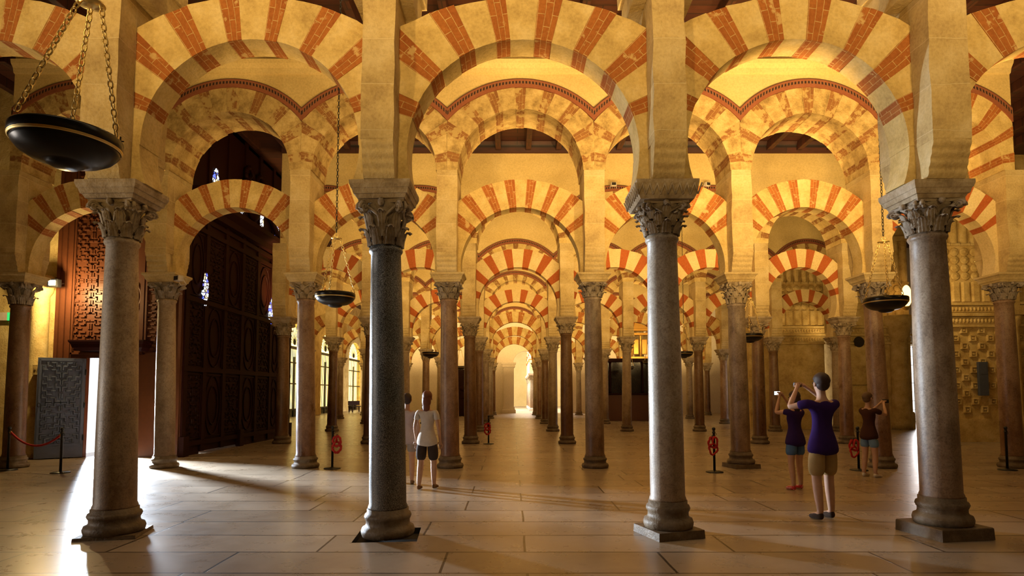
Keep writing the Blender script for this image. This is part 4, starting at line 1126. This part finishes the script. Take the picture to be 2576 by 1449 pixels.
    for v_ in range(len(hm.v)):
        x, y, z = hm.v[v_]; q = 1 + .03 * sin(x * 190 + z * 60) + .02 * sin(y * 150)
        hm.v[v_] = (x * q, y * q, z)
    for v_ in range(len(hm.v)):
        x, y, z = hm.v[v_]
        if y > .045 and z < 1.70: hm.v[v_] = (x * .9, .045, z)
    hm.build('hair', hair, t)
    for s in (-1, 1):
        e = MB(); e.sphere((s * .082, .012, 1.645), (.012, .022, .032), 10, 8); e.build('ear', M['skin'], t)
        e = MB(); e.sphere((s * .03, .098, 1.66), (.013, .008, .009), 10, 8); e.build('eye', M['dark'], t)
    e = MB(); e.sphere((0, .108, 1.635), (.012, .02, .024), 10, 8); e.build('nose', M['skin'], t)
    e = MB(); e.sphere((0, .094, 1.598), (.024, .01, .007), 10, 6); e.build('mouth', plain('lips', (.4, .12, .1), .5), t)
    return t
UPARM = ((.29, .20, 1.30), (.085, .33, 1.52))
DOWN = ((.225, -.03, 1.13), (.23, .06, .88))
person('man in dark purple T-shirt and khaki shorts, seen from behind, holding up a camera', (3.79, .86, 0), .25, 1.84, (.33, .17, 1.36), (.08, .33, 1.60), cloth('purple_cotton', (.03, .010, .09)), cloth('khaki_cotton', (.38, .26, .11)), cloth('dark_leather', (.05, .03, .02)), M['hairdark'], False, .50, .62, woman=False)
person('woman in dark top, denim shorts and red polka-dot shoes raising her phone beside the man', (4.52, 3.2, 0), .35, 1.62, (.22, .22, 1.38), (.06, .30, 1.66), cloth('navy_cotton', (.03, .012, .08)), cloth('blue_denim', (.08, .16, .34)), M['polka'], M['hairdark'], True, .60, .5)
person('woman in brown top and pale blue shorts photographing towards the carved wall', (6.62, 4.72, 0), -1.25, 1.6, (.22, .24, 1.30), (.06, .38, 1.52), cloth('brown_cotton', (.055, .02, .012)), cloth('pale_denim', (.16, .26, .40)), cloth('white_canvas', (.6, .52, .42)), M['hairblond'], False, .60, .62)
person('auburn-haired visitor in white shirt and dark shorts walking away beside the granite column', (-1.58, 3.25, 0), -.2, 1.62, *DOWN, cloth('white_cotton', (.62, .56, .50)), cloth('charcoal_cotton', (.05, .035, .03)), cloth('tan_leather', (.2, .1, .04)), M['hairred'], True, .5, .62, step=.09)
person('visitor in pale top and pale shorts half hidden behind the granite column', (-2.02, 3.85, 0), .1, 1.58, *DOWN, cloth('pale_lilac_cotton', (.50, .44, .46)), cloth('pale_grey_cotton', (.34, .29, .25)), cloth('brown_leather', (.16, .09, .04)), M['hairdark'], False, .6, .5, step=-.08)
def held(name, label, cat, loc, rz, dims, m, lens=True, screen=None):
    t = thing(name, label, cat, loc, None, rz)
    mb = MB(); mb.rbox((0, 0, 0), dims, min(dims) * .25); mb.build('body', m, t)
    if lens:
        mb = MB(); mb.tube([(0, dims[1] / 2, 0), (0, dims[1] / 2 + .04, 0)], .028, 16); mb.build('lens', M['post'], t)
    if screen:
        mb = MB(); mb.box((0, -dims[1] / 2 - .001, 0), (dims[0] * .86, .002, dims[2] * .86)); mb.build('screen', screen, t)
SCR = plain('phone_screen', (.5, .6, .6), .3, 0, (.85, .95, .9), 2.5)
def fwd(x, y, rz, f): return (x - sin(rz) * f, y + cos(rz) * f)
x, y = fwd(3.79, .86, .25, .43); held('camera', 'small black camera held up by the man in purple', 'camera', (x, y, 1.70), .25, (.11, .035, .065), M['post'])
x, y = fwd(4.52, 3.2, .35, .38); held('phone', 'phone with glowing screen held up by the woman in polka-dot shoes', 'phone', (x, y, 1.585), .35, (.14, .009, .07), M['post'], False, SCR)
x, y = fwd(6.62, 4.72, -1.25, .45); held('camera', 'black camera held up by the woman in the brown top', 'camera', (x, y, 1.43), -1.25, (.12, .04, .07), M['post'])
# ------------------------------------------------------------------ light
w = bpy.data.worlds.new('world'); C.world = w; w.use_nodes = True
w.node_tree.nodes['Background'].inputs[0].default_value = (.5, .38, .22, 1); w.node_tree.nodes['Background'].inputs[1].default_value = .02
WARM = (1, .655, .25)
def pt(x, y, z, e, c=WARM, r=.15):
    l = bpy.data.lights.new('uplight', 'POINT'); l.energy = e; l.color = c; l.shadow_soft_size = r
    o = bpy.data.objects.new('uplight', l); COL.objects.link(o); o.location = (x, y, z); return o
def area(x, y, z, tx, ty, tz, e, sx, sy, c=WARM, spread=pi):
    l = bpy.data.lights.new('area_light', 'AREA'); l.energy = e; l.color = c; l.shape = 'RECTANGLE'; l.size = sx; l.size_y = sy; l.spread = spread
    o = bpy.data.objects.new('area_light', l); COL.objects.link(o); o.location = (x, y, z)
    o.rotation_euler = (Vector((tx, ty, tz)) - Vector((x, y, z))).to_track_quat('-Z', 'Y').to_euler(); return o
# projectors standing on the imposts, hidden behind the piers, throwing light up and across the naves
GAIN = {(0, -2.5): .12, (0, -1.5): .35, (0, -.5): .9, (0, .5): 1.7, (0, 1.5): 3.4, (0, 2.5): 2.0, (2, 2.5): .5, (2, 3.5): .2, (3, 2.5): .5, (3, 3.5): .12, (3, 4.5): .06, (4, 3.5): .3, (4, 4.5): .3,
        (1, -3.5): .0, (1, -2.5): .04, (1, -1.5): .5, (1, 1.5): 1.6, (1, 2.5): 1.5}
for r in range(0, 7):
    for k in sorted(COLS[r]):
        if abs(k) > 5: continue
        g = GAIN.get((r, k), 1.0)
        if g <= 0: continue
        x = top_x(r, k)
        area(x, r * D + .62, LEV[r][1] + .15, x, r * D + 2.6, LEV[r][1] + 3.0, 112 * g, .3, .3, WARM, 2.5)
for (x, g) in ((-7.8, .5), (-4.6, 1.1), (-1.5, 1), (1.5, .8), (4.6, .9), (7.8, .8)):   # added unseen lamps behind the camera, as if on piers there
    area(x, -D + .6, 4.1, x + .8, -D + 4.4, 7.2, 85 * g, .3, .3, WARM, 1.7)
# added soft fill light under the ceiling of each nave
for r in range(0, 7):
    area(2.5, (r + .5) * D, CEIL - .5, 2.5, (r + .5) * D, 0, (150 if r else 190), 16, 2.0)
area(2, -3, CEIL - .5, 2, -3, 0, 130, 14, 2.0, (1, .76, .45))
# daylight: the open vestibule door, another doorway out of frame, the bright nave and the side windows
area(-11.2, 9.35, 1.5, -11.2 + 6.5, 9.35 - 3.6, .3, 1500, .8, 2.0, (.74, .86, 1), 1.0)
area(-13, -2.5, 2.0, 0, 0, 1.6, 95, 2.5, 3, (1, .90, .80), 1.6)
area(1.0, 50, 8.5, 1.4, 53, 0, 9000, 6, 8, (1, .90, .78))
area(21.2, 25.4, 2.5, 13, 8, 0, 220, 1.5, 3, (.95, .90, .90))
area(12.6, 11.6, 5.5, 15.2, 13.2, 2.2, 45, .4, .4)  # added warm lamp raking the carved wall to bring out its relief
pt(-11.02, 7.45, 4.1, 260, (1, .72, .32), .05)
C.view_settings.view_transform = 'Standard'; C.view_settings.look = 'None'; C.view_settings.exposure = 0
C.cycles.max_bounces = 6; C.cycles.diffuse_bounces = 3; C.cycles.glossy_bounces = 3; C.cycles.transmission_bounces = 2
C.cycles.adaptive_threshold = .03; C.cycles.sample_clamp_indirect = 4; C.cycles.use_denoising = True
C.cycles.caustics_reflective = False; C.cycles.caustics_refractive = False
# ------------------------------------------------------------------ camera
cam = bpy.data.cameras.new('camera'); co = bpy.data.objects.new('camera', cam); COL.objects.link(co)
cam.sensor_width = 36; cam.sensor_fit = 'HORIZONTAL'; cam.lens = 36 * 1537.6 / 2576; cam.shift_y = 167 / 2576
cam.clip_start = .05; cam.clip_end = 300
co.location = (-.168, -6.98, 1.59); co.rotation_euler = (pi / 2 + .0629, 0, 0)
C.camera = co
